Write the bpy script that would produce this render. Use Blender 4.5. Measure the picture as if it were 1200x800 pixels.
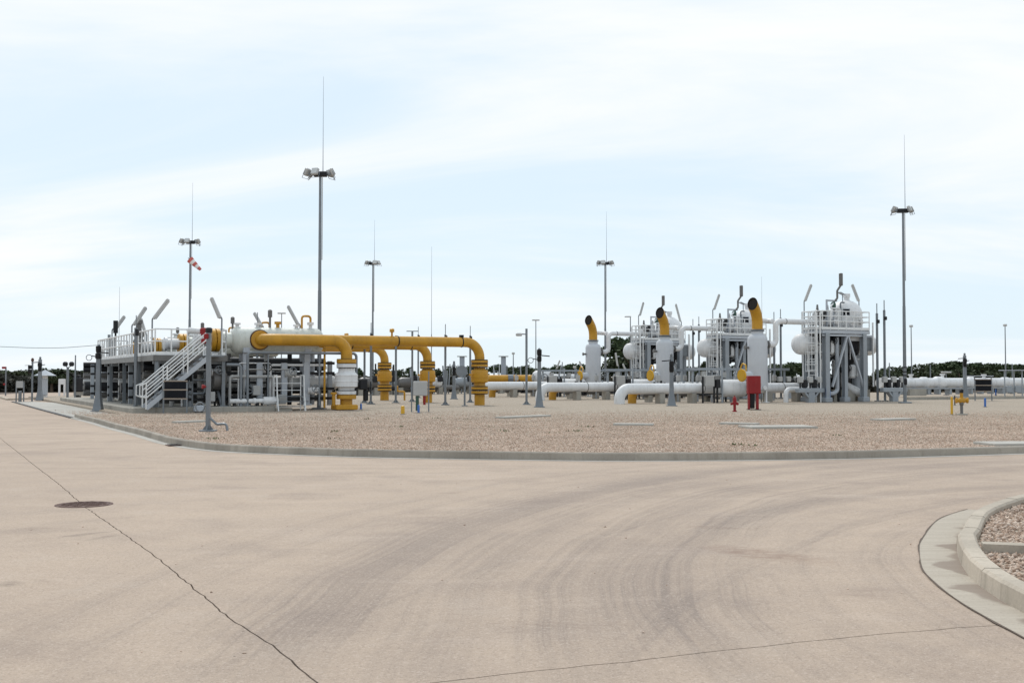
import bpy, math, random
import numpy as np
from mathutils import Vector, Matrix
from mathutils.geometry import tessellate_polygon
random.seed(7); rng = np.random.default_rng(11)
R = math.radians
scene = bpy.context.scene
C = scene.collection
for o in list(bpy.data.objects): bpy.data.objects.remove(o)

# ------------------------------------------------------------------ camera
FPX, HOR, CAMZ = 1300.0, 441.0, 1.6
PITCH = math.atan((HOR - 400.0) / FPX)
cam_d = bpy.data.cameras.new('camera'); cam = bpy.data.objects.new('camera', cam_d); C.objects.link(cam)
cam_d.sensor_width = 36.0; cam_d.lens = 36.0 * FPX / 1200.0
cam_d.clip_start = 0.05; cam_d.clip_end = 5000
cam.location = (0, 0, CAMZ); cam.rotation_euler = (R(90) + PITCH, 0, 0)
scene.camera = cam
scene.render.resolution_x, scene.render.resolution_y = 1024, 682

# ------------------------------------------------------------------ light
SUN_EL, SUN_AZ = R(52), R(-18)          # azimuth from +Y towards +X
sd = bpy.data.lights.new('sun', 'SUN'); sun = bpy.data.objects.new('sun', sd); C.objects.link(sun)
sd.energy = 1.5; sd.angle = R(10); sd.color = (1.0, 0.965, 0.91)
dirv = Vector((math.sin(SUN_AZ) * math.cos(SUN_EL), math.cos(SUN_AZ) * math.cos(SUN_EL), math.sin(SUN_EL)))
sun.rotation_euler = (-dirv).to_track_quat('-Z', 'Y').to_euler(); sun.location = (0, 0, 60)

world = bpy.data.worlds.new('World'); scene.world = world; world.use_nodes = True
nt = world.node_tree; nt.nodes.clear()
def wn(t, **k):
    n = nt.nodes.new(t)
    for a, b in k.items(): setattr(n, a, b)
    return n
def wmath(op, a, b=None, clamp=False):
    n = wn('ShaderNodeMath', operation=op, use_clamp=clamp)
    for i, v in enumerate((a, b)):
        if v is None: continue
        if isinstance(v, (int, float)): n.inputs[i].default_value = v
        else: nt.links.new(v, n.inputs[i])
    return n.outputs[0]
sky = wn('ShaderNodeTexSky', sky_type='NISHITA', sun_disc=False, sun_elevation=SUN_EL, sun_rotation=SUN_AZ,
         air_density=1.0, dust_density=0.4, ozone_density=1.0)
tc = wn('ShaderNodeTexCoord'); sep = wn('ShaderNodeSeparateXYZ'); nt.links.new(tc.outputs['Generated'], sep.inputs[0])
den = wmath('ADD', wmath('MAXIMUM', sep.outputs[2], 0.0), 0.16)
cmb = wn('ShaderNodeCombineXYZ')
nt.links.new(wmath('DIVIDE', sep.outputs[0], den), cmb.inputs[0]); nt.links.new(wmath('DIVIDE', sep.outputs[1], den), cmb.inputs[1])
mp = wn('ShaderNodeMapping'); mp.inputs['Rotation'].default_value = (0, 0, R(24)); mp.inputs['Scale'].default_value = (0.42, 1.0, 1.0)
mp.inputs['Location'].default_value = (7.7, 0.4, 0)
nt.links.new(cmb.outputs[0], mp.inputs[0])
n1 = wn('ShaderNodeTexNoise'); n1.inputs['Scale'].default_value = 0.85; n1.inputs['Detail'].default_value = 7; n1.inputs['Roughness'].default_value = 0.58; n1.inputs['Distortion'].default_value = 0.55
nt.links.new(mp.outputs[0], n1.inputs[0])
cr = wn('ShaderNodeValToRGB'); cr.color_ramp.interpolation = 'EASE'
cr.color_ramp.elements[0].position = 0.36; cr.color_ramp.elements[0].color = (0.86, 0.86, 0.86, 1)
cr.color_ramp.elements[1].position = 0.66; cr.color_ramp.elements[1].color = (1, 1, 1, 1)
nt.links.new(n1.outputs[0], cr.inputs[0])
bg1 = wn('ShaderNodeBackground'); bg1.inputs['Strength'].default_value = 0.085; nt.links.new(sky.outputs[0], bg1.inputs['Color'])
bg2 = wn('ShaderNodeBackground'); bg2.inputs['Strength'].default_value = 0.81
cr2 = wn('ShaderNodeValToRGB'); cr2.color_ramp.interpolation = 'EASE'; cr2.color_ramp.elements[0].position = 0.36; cr2.color_ramp.elements[0].color = (0.77, 0.90, 1.0, 1); cr2.color_ramp.elements[1].position = 0.70; cr2.color_ramp.elements[1].color = (0.97, 0.985, 1.0, 1)
nt.links.new(n1.outputs[0], cr2.inputs[0]); nt.links.new(cr2.outputs[0], bg2.inputs['Color'])
mx = wn('ShaderNodeMixShader'); nt.links.new(cr.outputs[0], mx.inputs[0]); nt.links.new(bg1.outputs[0], mx.inputs[1]); nt.links.new(bg2.outputs[0], mx.inputs[2])
out = wn('ShaderNodeOutputWorld'); nt.links.new(mx.outputs[0], out.inputs[0])
vs = scene.view_settings; vs.view_transform = 'Standard'; vs.look = 'None'; vs.exposure = 0.35; vs.gamma = 1.0; vs.use_curve_mapping = False

# ------------------------------------------------------------------ pixel -> place
def ray(px, py):
    a, b = (px - 600.0) / FPX, (400.0 - py) / FPX
    c, s = math.cos(PITCH), math.sin(PITCH)
    return Vector((a, c - b * s, s + b * c))
def G(px, py, z=0.0):                    # where the pixel's ray meets the level z
    d = ray(px, py); t = (z - CAMZ) / d.z
    return Vector((d.x * t, d.y * t, z))
def AT(px, py, Y):                       # point of the ray at depth Y
    d = ray(px, py); t = Y / d.y
    return Vector((d.x * t, Y, CAMZ + d.z * t))
ANG = R(28.0); U = Vector((math.cos(ANG), math.sin(ANG), 0)); V = Vector((-math.sin(ANG), math.cos(ANG), 0))
GZ = 0.11                                # gravel level

# ------------------------------------------------------------------ materials
def new_mat(name):
    m = bpy.data.materials.new(name); m.use_nodes = True
    return m, m.node_tree, m.node_tree.nodes['Principled BSDF']
class NT:
    def __init__(s, t): s.t = t
    def n(s, ty, ins=None, **k):
        n = s.t.nodes.new(ty)
        for a, b in k.items(): setattr(n, a, b)
        for i, v in (ins or {}).items(): s.put(n.inputs[i], v)
        return n
    def put(s, sock, v):
        if hasattr(v, 'is_output'): s.t.links.new(v, sock)
        else: sock.default_value = v
    def m(s, op, a, b=0.0, c=None, clamp=False):
        n = s.n('ShaderNodeMath', operation=op, use_clamp=clamp); s.put(n.inputs[0], a); s.put(n.inputs[1], b)
        if c is not None: s.put(n.inputs[2], c)
        return n.outputs[0]
    def mix(s, fac, a, b, mode='MIX'):
        n = s.n('ShaderNodeMix', data_type='RGBA', blend_type=mode); s.put(n.inputs[0], fac); s.put(n.inputs[6], a); s.put(n.inputs[7], b)
        return n.outputs[2]
    def noise(s, vec, scale, detail=4, rough=0.55, dist=0.0, dims='3D', w=None):
        n = s.n('ShaderNodeTexNoise', noise_dimensions=dims)
        if dims == '1D': s.put(n.inputs['W'], w)
        else: s.put(n.inputs['Vector'], vec)
        n.inputs['Scale'].default_value = scale; n.inputs['Detail'].default_value = detail
        n.inputs['Roughness'].default_value = rough; n.inputs['Distortion'].default_value = dist
        return n.outputs[0]
    def ramp(s, f, a, b, va=0.0, vb=1.0):
        n = s.n('ShaderNodeMapRange', clamp=True); s.put(n.inputs[0], f)
        for i, v in enumerate((a, b, va, vb)): n.inputs[i + 1].default_value = v
        return n.outputs[0]
    def scalev(s, v, xyz, rot=0.0, loc=(0, 0, 0)):
        n = s.n('ShaderNodeMapping'); s.put(n.inputs[0], v); n.inputs['Scale'].default_value = xyz; n.inputs['Rotation'].default_value = (0, 0, rot); n.inputs['Location'].default_value = loc
        return n.outputs[0]
    def bump(s, h, strength, dist=0.01):
        n = s.n('ShaderNodeBump'); s.put(n.inputs['Height'], h); n.inputs['Strength'].default_value = strength; n.inputs['Distance'].default_value = dist
        return n.outputs[0]
def rgb(r, g, b): return (r, g, b, 1.0)

def painted(name, col, rough=0.45, metal=0.0, dirt=(0.16, 0.12, 0.09), amount=0.25, var=0.12, streak=True, island=0.0):
    m, t, b = new_mat(name); q = NT(t)
    oc = q.n('ShaderNodeTexCoord').outputs['Object']
    big = q.noise(oc, 1.3, 5, 0.6); fine = q.noise(oc, 14, 4, 0.6)
    st = q.noise(q.scalev(oc, (7, 7, 0.7)), 1.0, 5, 0.65)
    v = q.ramp(big, 0.3, 0.7, 1 - var, 1 + var * 0.4)
    c = q.mix(1.0, rgb(*col), q.n('ShaderNodeCombineColor', {0: v, 1: v, 2: v}).outputs[0], 'MULTIPLY')
    d = q.m('MULTIPLY', q.ramp(st if streak else big, 0.5, 0.8), q.ramp(fine, 0.35, 0.65, 0.4, 1.0))
    c = q.mix(q.m('MULTIPLY', d, amount), c, rgb(*dirt))
    if island:
        r = q.ramp(q.n('ShaderNodeNewGeometry').outputs['Random Per Island'], 0, 1, 1 - island, 1 + island)
        c = q.mix(1.0, c, q.n('ShaderNodeCombineColor', {0: r, 1: r, 2: r}).outputs[0], 'MULTIPLY')
    q.put(b.inputs['Base Color'], c); q.put(b.inputs['Roughness'], q.ramp(fine, 0.3, 0.7, rough - 0.08, rough + 0.12)); b.inputs['Metallic'].default_value = metal
    q.put(b.inputs['Normal'], q.bump(fine, 0.06, 0.004))
    if max(col) < 0.05: b.inputs['Specular IOR Level'].default_value = 0.2
    return m
M = {}
M['white'] = painted('white_paint', (0.72, 0.725, 0.73), 0.5, amount=0.45)
M['rail'] = painted('white_rail_paint', (0.76, 0.77, 0.77), 0.45, amount=0.15)
M['tank'] = painted('weathered_white_paint', (0.60, 0.62, 0.575), 0.42, dirt=(0.14, 0.15, 0.07), amount=0.62, var=0.16)
M['vesselgrey'] = painted('pale_grey_paint', (0.42, 0.45, 0.49), 0.42, amount=0.12, var=0.08)
M['silencer'] = painted('silencer_paint', (0.53, 0.555, 0.59), 0.42, amount=0.12, var=0.08)
M['yellow'] = painted('yellow_paint', (0.53, 0.268, 0.014), 0.48, dirt=(0.19, 0.095, 0.025), amount=0.5, var=0.24)
M['yelbright'] = painted('bright_yellow_paint', (0.62, 0.34, 0.006), 0.4, amount=0.12)
M['galv'] = painted('galvanised_steel', (0.20, 0.22, 0.24), 0.42, metal=0.35, dirt=(0.16, 0.15, 0.14), amount=0.25, var=0.2)
M['greysteel'] = painted('grey_painted_steel', (0.30, 0.33, 0.36), 0.45, amount=0.2, var=0.12)
M['pipegrey'] = painted('grey_pipe_paint', (0.13, 0.125, 0.12), 0.4, amount=0.35, var=0.2)
M['dark'] = painted('dark_steel_and_shade', (0.02, 0.021, 0.024), 0.45, amount=0.2)  # dark steel parts; near-black also imitates the shade under the decks
M['black'] = painted('black_plastic', (0.012, 0.012, 0.013), 0.4, amount=0.1)
M['vent'] = painted('outlet_shade', (0.03, 0.026, 0.023), 0.8, amount=0.2)  # near-black colour for the shaded inside of the outlet pipe
M['red'] = painted('red_paint', (0.25, 0.002, 0.005), 0.6, amount=0.12)
M['blue'] = painted('blue_paint', (0.03, 0.13, 0.42), 0.4, amount=0.1)
M['green'] = painted('green_paint', (0.02, 0.07, 0.05), 0.45, amount=0.1)
M['box'] = painted('grey_enclosure', (0.42, 0.42, 0.41), 0.5, amount=0.15)
M['iron'] = painted('rusty_cast_iron', (0.085, 0.036, 0.025), 0.75, amount=0.5, streak=False)
M['lamp'] = painted('lamp_housing', (0.46, 0.46, 0.45), 0.4, amount=0.15)
M['lens'] = painted('lamp_lens', (0.55, 0.56, 0.55), 0.25, amount=0.1)
M['redcloth'] = painted('red_windsock_cloth', (0.55, 0.13, 0.11), 0.8, amount=0.1)
M['whitecloth'] = painted('white_windsock_cloth', (0.8, 0.8, 0.78), 0.8, amount=0.1)
M['panel'] = painted('dark_display_panel', (0.010, 0.011, 0.015), 0.8, amount=0.1)
M['tan'] = painted('tan_frame_paint', (0.34, 0.28, 0.23), 0.5, amount=0.2)
M['bark'] = painted('bark', (0.09, 0.065, 0.045), 0.9, amount=0.3)

def concrete(name, col, var=0.2, spots=0.5, stain=(0.16, 0.13, 0.10), rand=0.0, vert=False):
    m, t, b = new_mat(name); q = NT(t)
    p = q.n('ShaderNodeNewGeometry').outputs['Position']
    big = q.noise(p, 0.9, 6, 0.6); fine = q.noise(p, 45, 3, 0.7); mid = q.noise(q.scalev(p, (6, 6, 1.2)), 1.0, 5, 0.65)
    v = q.ramp(big, 0.3, 0.7, 1 - var, 1 + var * 0.5)
    if rand:
        v = q.m('MULTIPLY', v, q.ramp(q.n('ShaderNodeObjectInfo').outputs['Random'], 0, 1, 1 - rand, 1 + rand))
    v = q.m('MULTIPLY', v, q.ramp(fine, 0.3, 0.7, 0.9, 1.08))
    c = q.mix(1.0, rgb(*col), q.n('ShaderNodeCombineColor', {0: v, 1: v, 2: v}).outputs[0], 'MULTIPLY')
    c = q.mix(q.m('MULTIPLY', q.ramp(mid, 0.52, 0.72), spots), c, rgb(*stain))
    q.put(b.inputs['Base Color'], c); b.inputs['Roughness'].default_value = 0.88; b.inputs['Specular IOR Level'].default_value = 0.25
    q.put(b.inputs['Normal'], q.bump(fine, 0.35, 0.006))
    return m
M['kerb'] = concrete('kerb_concrete', (0.48, 0.42, 0.345), 0.2, 0.45, (0.25, 0.22, 0.17), 0.07)
M['kerb_yard'] = concrete('yard_kerb_concrete', (0.37, 0.33, 0.28), 0.2, 0.45, (0.20, 0.175, 0.14), 0.10)
M['concrete'] = concrete('pale_concrete', (0.45, 0.43, 0.39), 0.16, 0.3)
M['plinth'] = concrete('plinth_concrete', (0.36, 0.34, 0.30), 0.2, 0.4)

# road: pale pinkish concrete with tyre arcs
m, t, b = new_mat('road_concrete'); q = NT(t); M['road'] = m
P = q.n('ShaderNodeNewGeometry').outputs['Position']
big = q.noise(P, 0.16, 5, 0.6); mid = q.noise(P, 1.1, 6, 0.62); fine = q.noise(P, 60, 3, 0.75); peb = q.noise(P, 23, 5, 0.75); grit = q.noise(P, 130, 2, 0.6)
def radial(cx, cy):
    d = q.n('ShaderNodeVectorMath', {0: P, 1: (cx, cy, 0.0)}, operation='SUBTRACT').outputs[0]
    r = q.n('ShaderNodeVectorMath', {0: d}, operation='LENGTH').outputs['Value']
    return q.m('ADD', r, q.m('MULTIPLY', q.m('SUBTRACT', q.noise(P, 0.25, 2), 0.5), 0.5))
def band(r, r0, w):
    d = q.m('ABSOLUTE', q.m('SUBTRACT', r, r0)); return q.ramp(d, 0.0, w, 1.0, 0.0)
blot = q.noise(P, 0.55, 6, 0.68, 0.3)
ra = radial(16.5, 6.5); rb = radial(10.3, 7.5)
sa = q.noise(None, 1.0, 6, 0.72, dims='1D', w=q.m('MULTIPLY', ra, 2.6)); sb = q.noise(None, 1.0, 6, 0.72, dims='1D', w=q.m('MULTIPLY', rb, 3.4))
patch = q.ramp(q.noise(P, 0.35, 4, 0.6), 0.36, 0.62)
zone_a = q.m('MULTIPLY', q.ramp(ra, 13.6, 15.2), q.ramp(ra, 18.2, 20.5, 1.0, 0.0))
zone_b = q.m('MULTIPLY', q.ramp(rb, 6.2, 7.8), q.ramp(rb, 9.5, 10.4, 1.0, 0.0))
yv = q.n('ShaderNodeSeparateXYZ', {0: P}); xq, yq = yv.outputs[0], yv.outputs[1]
yin = q.m('MULTIPLY', q.ramp(yq, 5.0, 7.0), q.ramp(yq, 20.5, 23, 1.0, 0.0))
fa = q.ramp(q.noise(None, 1.0, 3, 0.6, dims='1D', w=q.m('MULTIPLY', ra, 17.0)), 0.38, 0.62, 0.25, 1.0)      # tread lines
fb = q.ramp(q.noise(None, 1.0, 3, 0.6, dims='1D', w=q.m('MULTIPLY', rb, 21.0)), 0.38, 0.62, 0.25, 1.0)
rc = radial(24.0, -3.0); fc = q.ramp(q.noise(None, 1.0, 3, 0.6, dims='1D', w=q.m('MULTIPLY', rc, 15.0)), 0.38, 0.62, 0.2, 1.0)
brk = q.ramp(q.noise(P, 0.75, 5, 0.65), 0.34, 0.58, 0.5, 1.0); brk2 = q.ramp(q.noise(P, 0.5, 4, 0.6, 0.5), 0.45, 0.65)
marks = q.m('MULTIPLY', q.m('ADD', q.m('MULTIPLY', q.m('MULTIPLY', q.ramp(sa, 0.46, 0.74), zone_a), fa), q.m('MULTIPLY', q.m('MULTIPLY', q.ramp(sb, 0.5, 0.78), zone_b), q.ramp(fb, 0.25, 1.0, 0.45, 0.8))), q.m('ADD', q.m('MULTIPLY', patch, 0.8), 0.25))
def add_band(r_, r0, w0, amp, f_, bk):
    global marks
    marks = q.m('ADD', marks, q.m('MULTIPLY', q.m('MULTIPLY', band(r_, r0, w0), f_), q.m('MULTIPLY', bk, amp)))
fs_ = q.ramp(fa, 0.25, 1.0, 0.6, 1.0); bs_ = q.ramp(brk, 0.35, 1.0, 0.78, 1.0)
marks = q.m('ADD', marks, q.m('MULTIPLY', q.m('MULTIPLY', zone_a, patch), 0.16))
add_band(ra, 17.8, 0.60, 0.85, fs_, bs_); add_band(ra, 16.9, 0.38, 0.5, fs_, brk); add_band(ra, 16.0, 0.45, 0.45, fs_, bs_); add_band(ra, 15.1, 0.4, 0.35, fs_, brk); add_band(ra, 19.5, 0.16, 0.55, fa, brk)
add_band(ra, 18.5, 0.12, 0.4, fa, brk2); add_band(rb, 9.25, 0.36, 0.75, q.ramp(fb, 0.25, 1.0, 0.6, 1.0), bs_); add_band(rb, 8.3, 0.2, 0.6, fb, brk2); add_band(rb, 7.4, 0.2, 0.5, fb, brk)
add_band(rc, 27.2, 0.22, 0.55, fc, brk2); add_band(rc, 25.2, 0.22, 0.5, fc, brk)
marks = q.m('MULTIPLY', marks, yin, clamp=True)
along = q.noise(q.scalev(P, (0.10, 2.0, 1.0), rot=R(-10)), 1.0, 5, 0.65)
c = q.mix(q.ramp(big, 0.3, 0.7), rgb(0.487, 0.384, 0.299), rgb(0.410, 0.323, 0.256))
c = q.mix(q.m('MULTIPLY', q.ramp(mid, 0.46, 0.75), 0.38), c, rgb(0.33, 0.27, 0.23))
c = q.mix(q.m('MULTIPLY', q.ramp(mid, 0.45, 0.25), 0.35), c, rgb(0.50, 0.42, 0.355))
c = q.mix(q.m('MULTIPLY', q.m('MULTIPLY', q.ramp(along, 0.5, 0.75), q.ramp(yq, 15, 19)), 0.35), c, rgb(0.24, 0.19, 0.16))
c = q.mix(q.m('MULTIPLY', marks, 0.72), c, rgb(0.205, 0.168, 0.148))
oil = q.m('MULTIPLY', q.ramp(q.noise(q.scalev(P, (1.0, 0.45, 1), rot=R(28)), 0.8, 6, 0.7, 0.5), 0.63, 0.72), q.ramp(q.noise(P, 0.31, 2), 0.48, 0.6))
c = q.mix(q.m('MULTIPLY', oil, 0.3), c, rgb(0.17, 0.14, 0.125))
light = q.ramp(q.noise(q.scalev(P, (0.35, 1.3, 1), rot=R(-12)), 1.0, 5, 0.62), 0.55, 0.72)
c = q.mix(q.m('MULTIPLY', light, 0.35), c, rgb(0.54, 0.44, 0.365))
c = q.mix(q.m('MULTIPLY', q.ramp(blot, 0.52, 0.68), 0.34), c, rgb(0.25, 0.195, 0.165))
red = q.m('MULTIPLY', q.ramp(q.noise(q.scalev(P, (0.55, 2.6, 1), rot=R(22)), 1.0, 6, 0.7, 0.6), 0.61, 0.75), q.ramp(q.noise(P, 0.23, 2), 0.45, 0.6))
c = q.mix(q.m('MULTIPLY', red, 0.55), c, rgb(0.15, 0.095, 0.07))
c = q.mix(q.ramp(peb, 0.60, 0.72, 0.0, 0.25), c, rgb(0.19, 0.15, 0.125))
c = q.mix(q.ramp(grit, 0.55, 0.68, 0.0, 0.25), c, rgb(0.15, 0.12, 0.10))
c = q.mix(q.ramp(grit, 0.44, 0.32, 0.0, 0.25), c, rgb(0.66, 0.56, 0.48))
c = q.mix(q.ramp(fine, 0.58, 0.8, 0.0, 0.35), c, rgb(0.16, 0.13, 0.11))
c = q.mix(q.ramp(fine, 0.42, 0.25, 0.0, 0.30), c, rgb(0.55, 0.47, 0.41))
for sc_, lo, hi in ((85.0, 0.26, 0.24), (30.0, 0.07, 0.05)):
    ag = q.n('ShaderNodeTexVoronoi', {'Vector': P}); ag.inputs['Scale'].default_value = sc_
    rv_ = q.n('ShaderNodeSeparateColor', {0: ag.outputs['Color']}).outputs[0]
    c = q.mix(q.ramp(rv_, 0.80, 0.97, 0.0, lo), c, rgb(0.14, 0.11, 0.095)); c = q.mix(q.ramp(rv_, 0.18, 0.03, 0.0, hi), c, rgb(0.68, 0.58, 0.50))
for (ax_, ay_), (bx_, by_), wd_, col_, am_ in (((62, 630), (135, 622), 0.10, (0.15, 0.125, 0.11), 0.75), ((95, 634), (150, 624), 0.07, (0.17, 0.14, 0.12), 0.5), ((-8, 688), (22, 680), 0.14, (0.14, 0.115, 0.10), 0.7), ((820, 638), (985, 662), 0.30, (0.21, 0.13, 0.095), 0.62), ((980, 690), (1050, 700), 0.35, (0.24, 0.18, 0.15), 0.45), ((70, 535), (125, 536), 0.12, (0.25, 0.19, 0.155), 0.5)):
    A_, B_ = G(ax_, ay_), G(bx_, by_); D_ = B_ - A_; ang_ = math.atan2(D_.y, D_.x); cc0 = (A_ + B_) / 2
    rel = q.n('ShaderNodeVectorMath', {0: P, 1: (cc0.x, cc0.y, 0.0)}, operation='SUBTRACT').outputs[0]
    rot_ = q.n('ShaderNodeVectorRotate', {'Vector': rel, 'Angle': -ang_}, rotation_type='Z_AXIS').outputs[0]
    el = q.n('ShaderNodeVectorMath', {0: q.scalev(rot_, (2.0 / D_.length, 1.0 / wd_, 0.0))}, operation='LENGTH').outputs['Value']
    msk = q.m('MULTIPLY', q.ramp(el, 0.35, 1.1, 1.0, 0.0), q.ramp(q.noise(q.scalev(P, (2.0, 5.0, 1), rot=-ang_), 1.5, 5, 0.7), 0.36, 0.62))
    c = q.mix(q.m('MULTIPLY', msk, am_), c, rgb(*col_))
vor = q.n('ShaderNodeTexVoronoi', {'Vector': P}); vor.inputs['Scale'].default_value = 3.2
c = q.mix(q.ramp(vor.outputs['Distance'], 0.018, 0.03, 0.85, 0.0), c, rgb(0.08, 0.06, 0.05))
q.put(b.inputs['Base Color'], c); b.inputs['Roughness'].default_value = 0.9; b.inputs['Specular IOR Level'].default_value = 0.2
q.put(b.inputs['Normal'], q.bump(q.m('ADD', fine, q.m('MULTIPLY', peb, 0.8)), 0.55, 0.008))
m, t, b = new_mat('joint_dirt'); b.inputs['Base Color'].default_value = rgb(0.12, 0.09, 0.07); b.inputs['Roughness'].default_value = 1; M['joint'] = m

# gutter: pale concrete with brown wet dirt along the kerb
m, t, b = new_mat('gutter_concrete'); q = NT(t); M['gutter'] = m
P = q.n('ShaderNodeNewGeometry').outputs['Position']
fine = q.noise(P, 50, 3, 0.7); pat = q.noise(P, 1.5, 3, 0.5, 0.2); st = q.noise(q.scalev(P, (1.0, 14, 1), rot=R(-10)), 1.0, 4, 0.6)
at = q.n('ShaderNodeAttribute', attribute_name='across').outputs['Fac']
c = q.mix(q.ramp(st, 0.35, 0.7), rgb(0.47, 0.42, 0.35), rgb(0.39, 0.34, 0.28))
c = q.mix(q.ramp(fine, 0.55, 0.7, 0.0, 0.5), c, rgb(0.24, 0.2, 0.17))
c = q.mix(q.m('MULTIPLY', q.ramp(q.m('ADD', pat, q.m('MULTIPLY', at, 0.30)), 0.70, 0.76), 0.75), c, rgb(0.24, 0.19, 0.155))
q.put(b.inputs['Base Color'], c); b.inputs['Roughness'].default_value = 0.88; b.inputs['Specular IOR Level'].default_value = 0.2
q.put(b.inputs['Normal'], q.bump(fine, 0.4, 0.006))

def gravel_ground(name, cols, scale, far):
    m, t, b = new_mat(name); q = NT(t)
    P = q.n('ShaderNodeNewGeometry').outputs['Position']
    v1 = q.n('ShaderNodeTexVoronoi', {'Vector': P}); v1.inputs['Scale'].default_value = scale
    v2 = q.n('ShaderNodeTexVoronoi', {'Vector': P}); v2.inputs['Scale'].default_value = scale * 0.33
    rr = q.n('ShaderNodeSeparateColor', {0: v1.outputs['Color']}).outputs[0]; r2 = q.n('ShaderNodeSeparateColor', {0: v2.outputs['Color']}).outputs[0]
    big = q.noise(P, 0.35, 5, 0.6)
    c = q.mix(q.ramp(rr, 0.1, 0.9), rgb(*cols[0]), rgb(*cols[1]))
    c = q.mix(q.ramp(rr, 0.82, 0.84, 0.0, 0.7), c, rgb(*cols[2]))
    c = q.mix(q.ramp(r2, 0.75, 0.95, 0.0, 0.35), c, rgb(*cols[3]))
    c = q.mix(q.ramp(big, 0.40, 0.7, 0.0, 0.35), c, rgb(*far))
    q.put(b.inputs['Base Color'], c); b.inputs['Roughness'].default_value = 0.95; b.inputs['Specular IOR Level'].default_value = 0.15
    q.put(b.inputs['Normal'], q.bump(v1.outputs['Distance'], 0.7, 0.02))
    return m
GC = [(0.36, 0.29, 0.235), (0.47, 0.395, 0.335), (0.56, 0.50, 0.44), (0.27, 0.21, 0.17)]
GC = [tuple(k * f_ for k, f_ in zip(c9, (.88, .90, .87))) for c9 in GC]
M['gravel_bed'] = gravel_ground('gravel_bed', GC, 38.0, (0.40, 0.33, 0.26))
M['terrain'] = gravel_ground('dry_ground', [(0.36, 0.28, 0.20), (0.42, 0.34, 0.26), (0.45, 0.37, 0.28), (0.30, 0.22, 0.15)], 6.0, (0.33, 0.27, 0.18))
def stone_mat(name, dark):
    m, t, b = new_mat(name); q = NT(t)
    r = q.n('ShaderNodeNewGeometry').outputs['Random Per Island']
    n = q.n('ShaderNodeValToRGB', {0: r}); e = n.color_ramp.elements
    e[0].position = 0; e[0].color = rgb(0.22 * dark, 0.165 * dark, 0.13 * dark); e[1].position = 1; e[1].color = rgb(0.52 * dark, 0.45 * dark, 0.38 * dark)
    for p, cc in ((0.2, (0.30, 0.22, 0.17)), (0.5, (0.42, 0.335, 0.27)), (0.8, (0.47, 0.40, 0.345))):
        x = e.new(p); x.color = rgb(*[k * dark for k in cc])
    pz = q.n('ShaderNodeNewGeometry').outputs['Position']; big = q.ramp(q.noise(pz, 0.45, 5, 0.65), 0.3, 0.7, 0.78, 1.12)
    cc_ = q.mix(1.0, n.outputs[0], q.n('ShaderNodeCombineColor', {0: q.m('MULTIPLY', big, 1.06), 1: big, 2: q.m('MULTIPLY', big, 0.96)}).outputs[0], 'MULTIPLY')
    q.put(b.inputs['Base Color'], cc_); b.inputs['Roughness'].default_value = 0.9; b.inputs['Specular IOR Level'].default_value = 0.2
    return m
M['stone'] = stone_mat('gravel_stones', 1.32); M['stone_near'] = stone_mat('island_gravel_stones', 1.08)
def leaf_mat(name, a, bb):
    m, t, b = new_mat(name); q = NT(t)
    r = q.n('ShaderNodeNewGeometry').outputs['Random Per Island']
    q.put(b.inputs['Base Color'], q.mix(r, rgb(*a), rgb(*bb))); b.inputs['Roughness'].default_value = 0.75; b.inputs['Specular IOR Level'].default_value = 0.2
    return m
M['pine'] = leaf_mat('pine_foliage', (0.022, 0.040, 0.018), (0.060, 0.085, 0.036))
M['oak'] = leaf_mat('oak_foliage', (0.030, 0.045, 0.022), (0.075, 0.09, 0.045))
M['scrub'] = leaf_mat('scrub_foliage', (0.030, 0.032, 0.026), (0.070, 0.066, 0.050))
M['weed'] = leaf_mat('weed_leaves', (0.06, 0.09, 0.03), (0.11, 0.12, 0.05))

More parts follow.
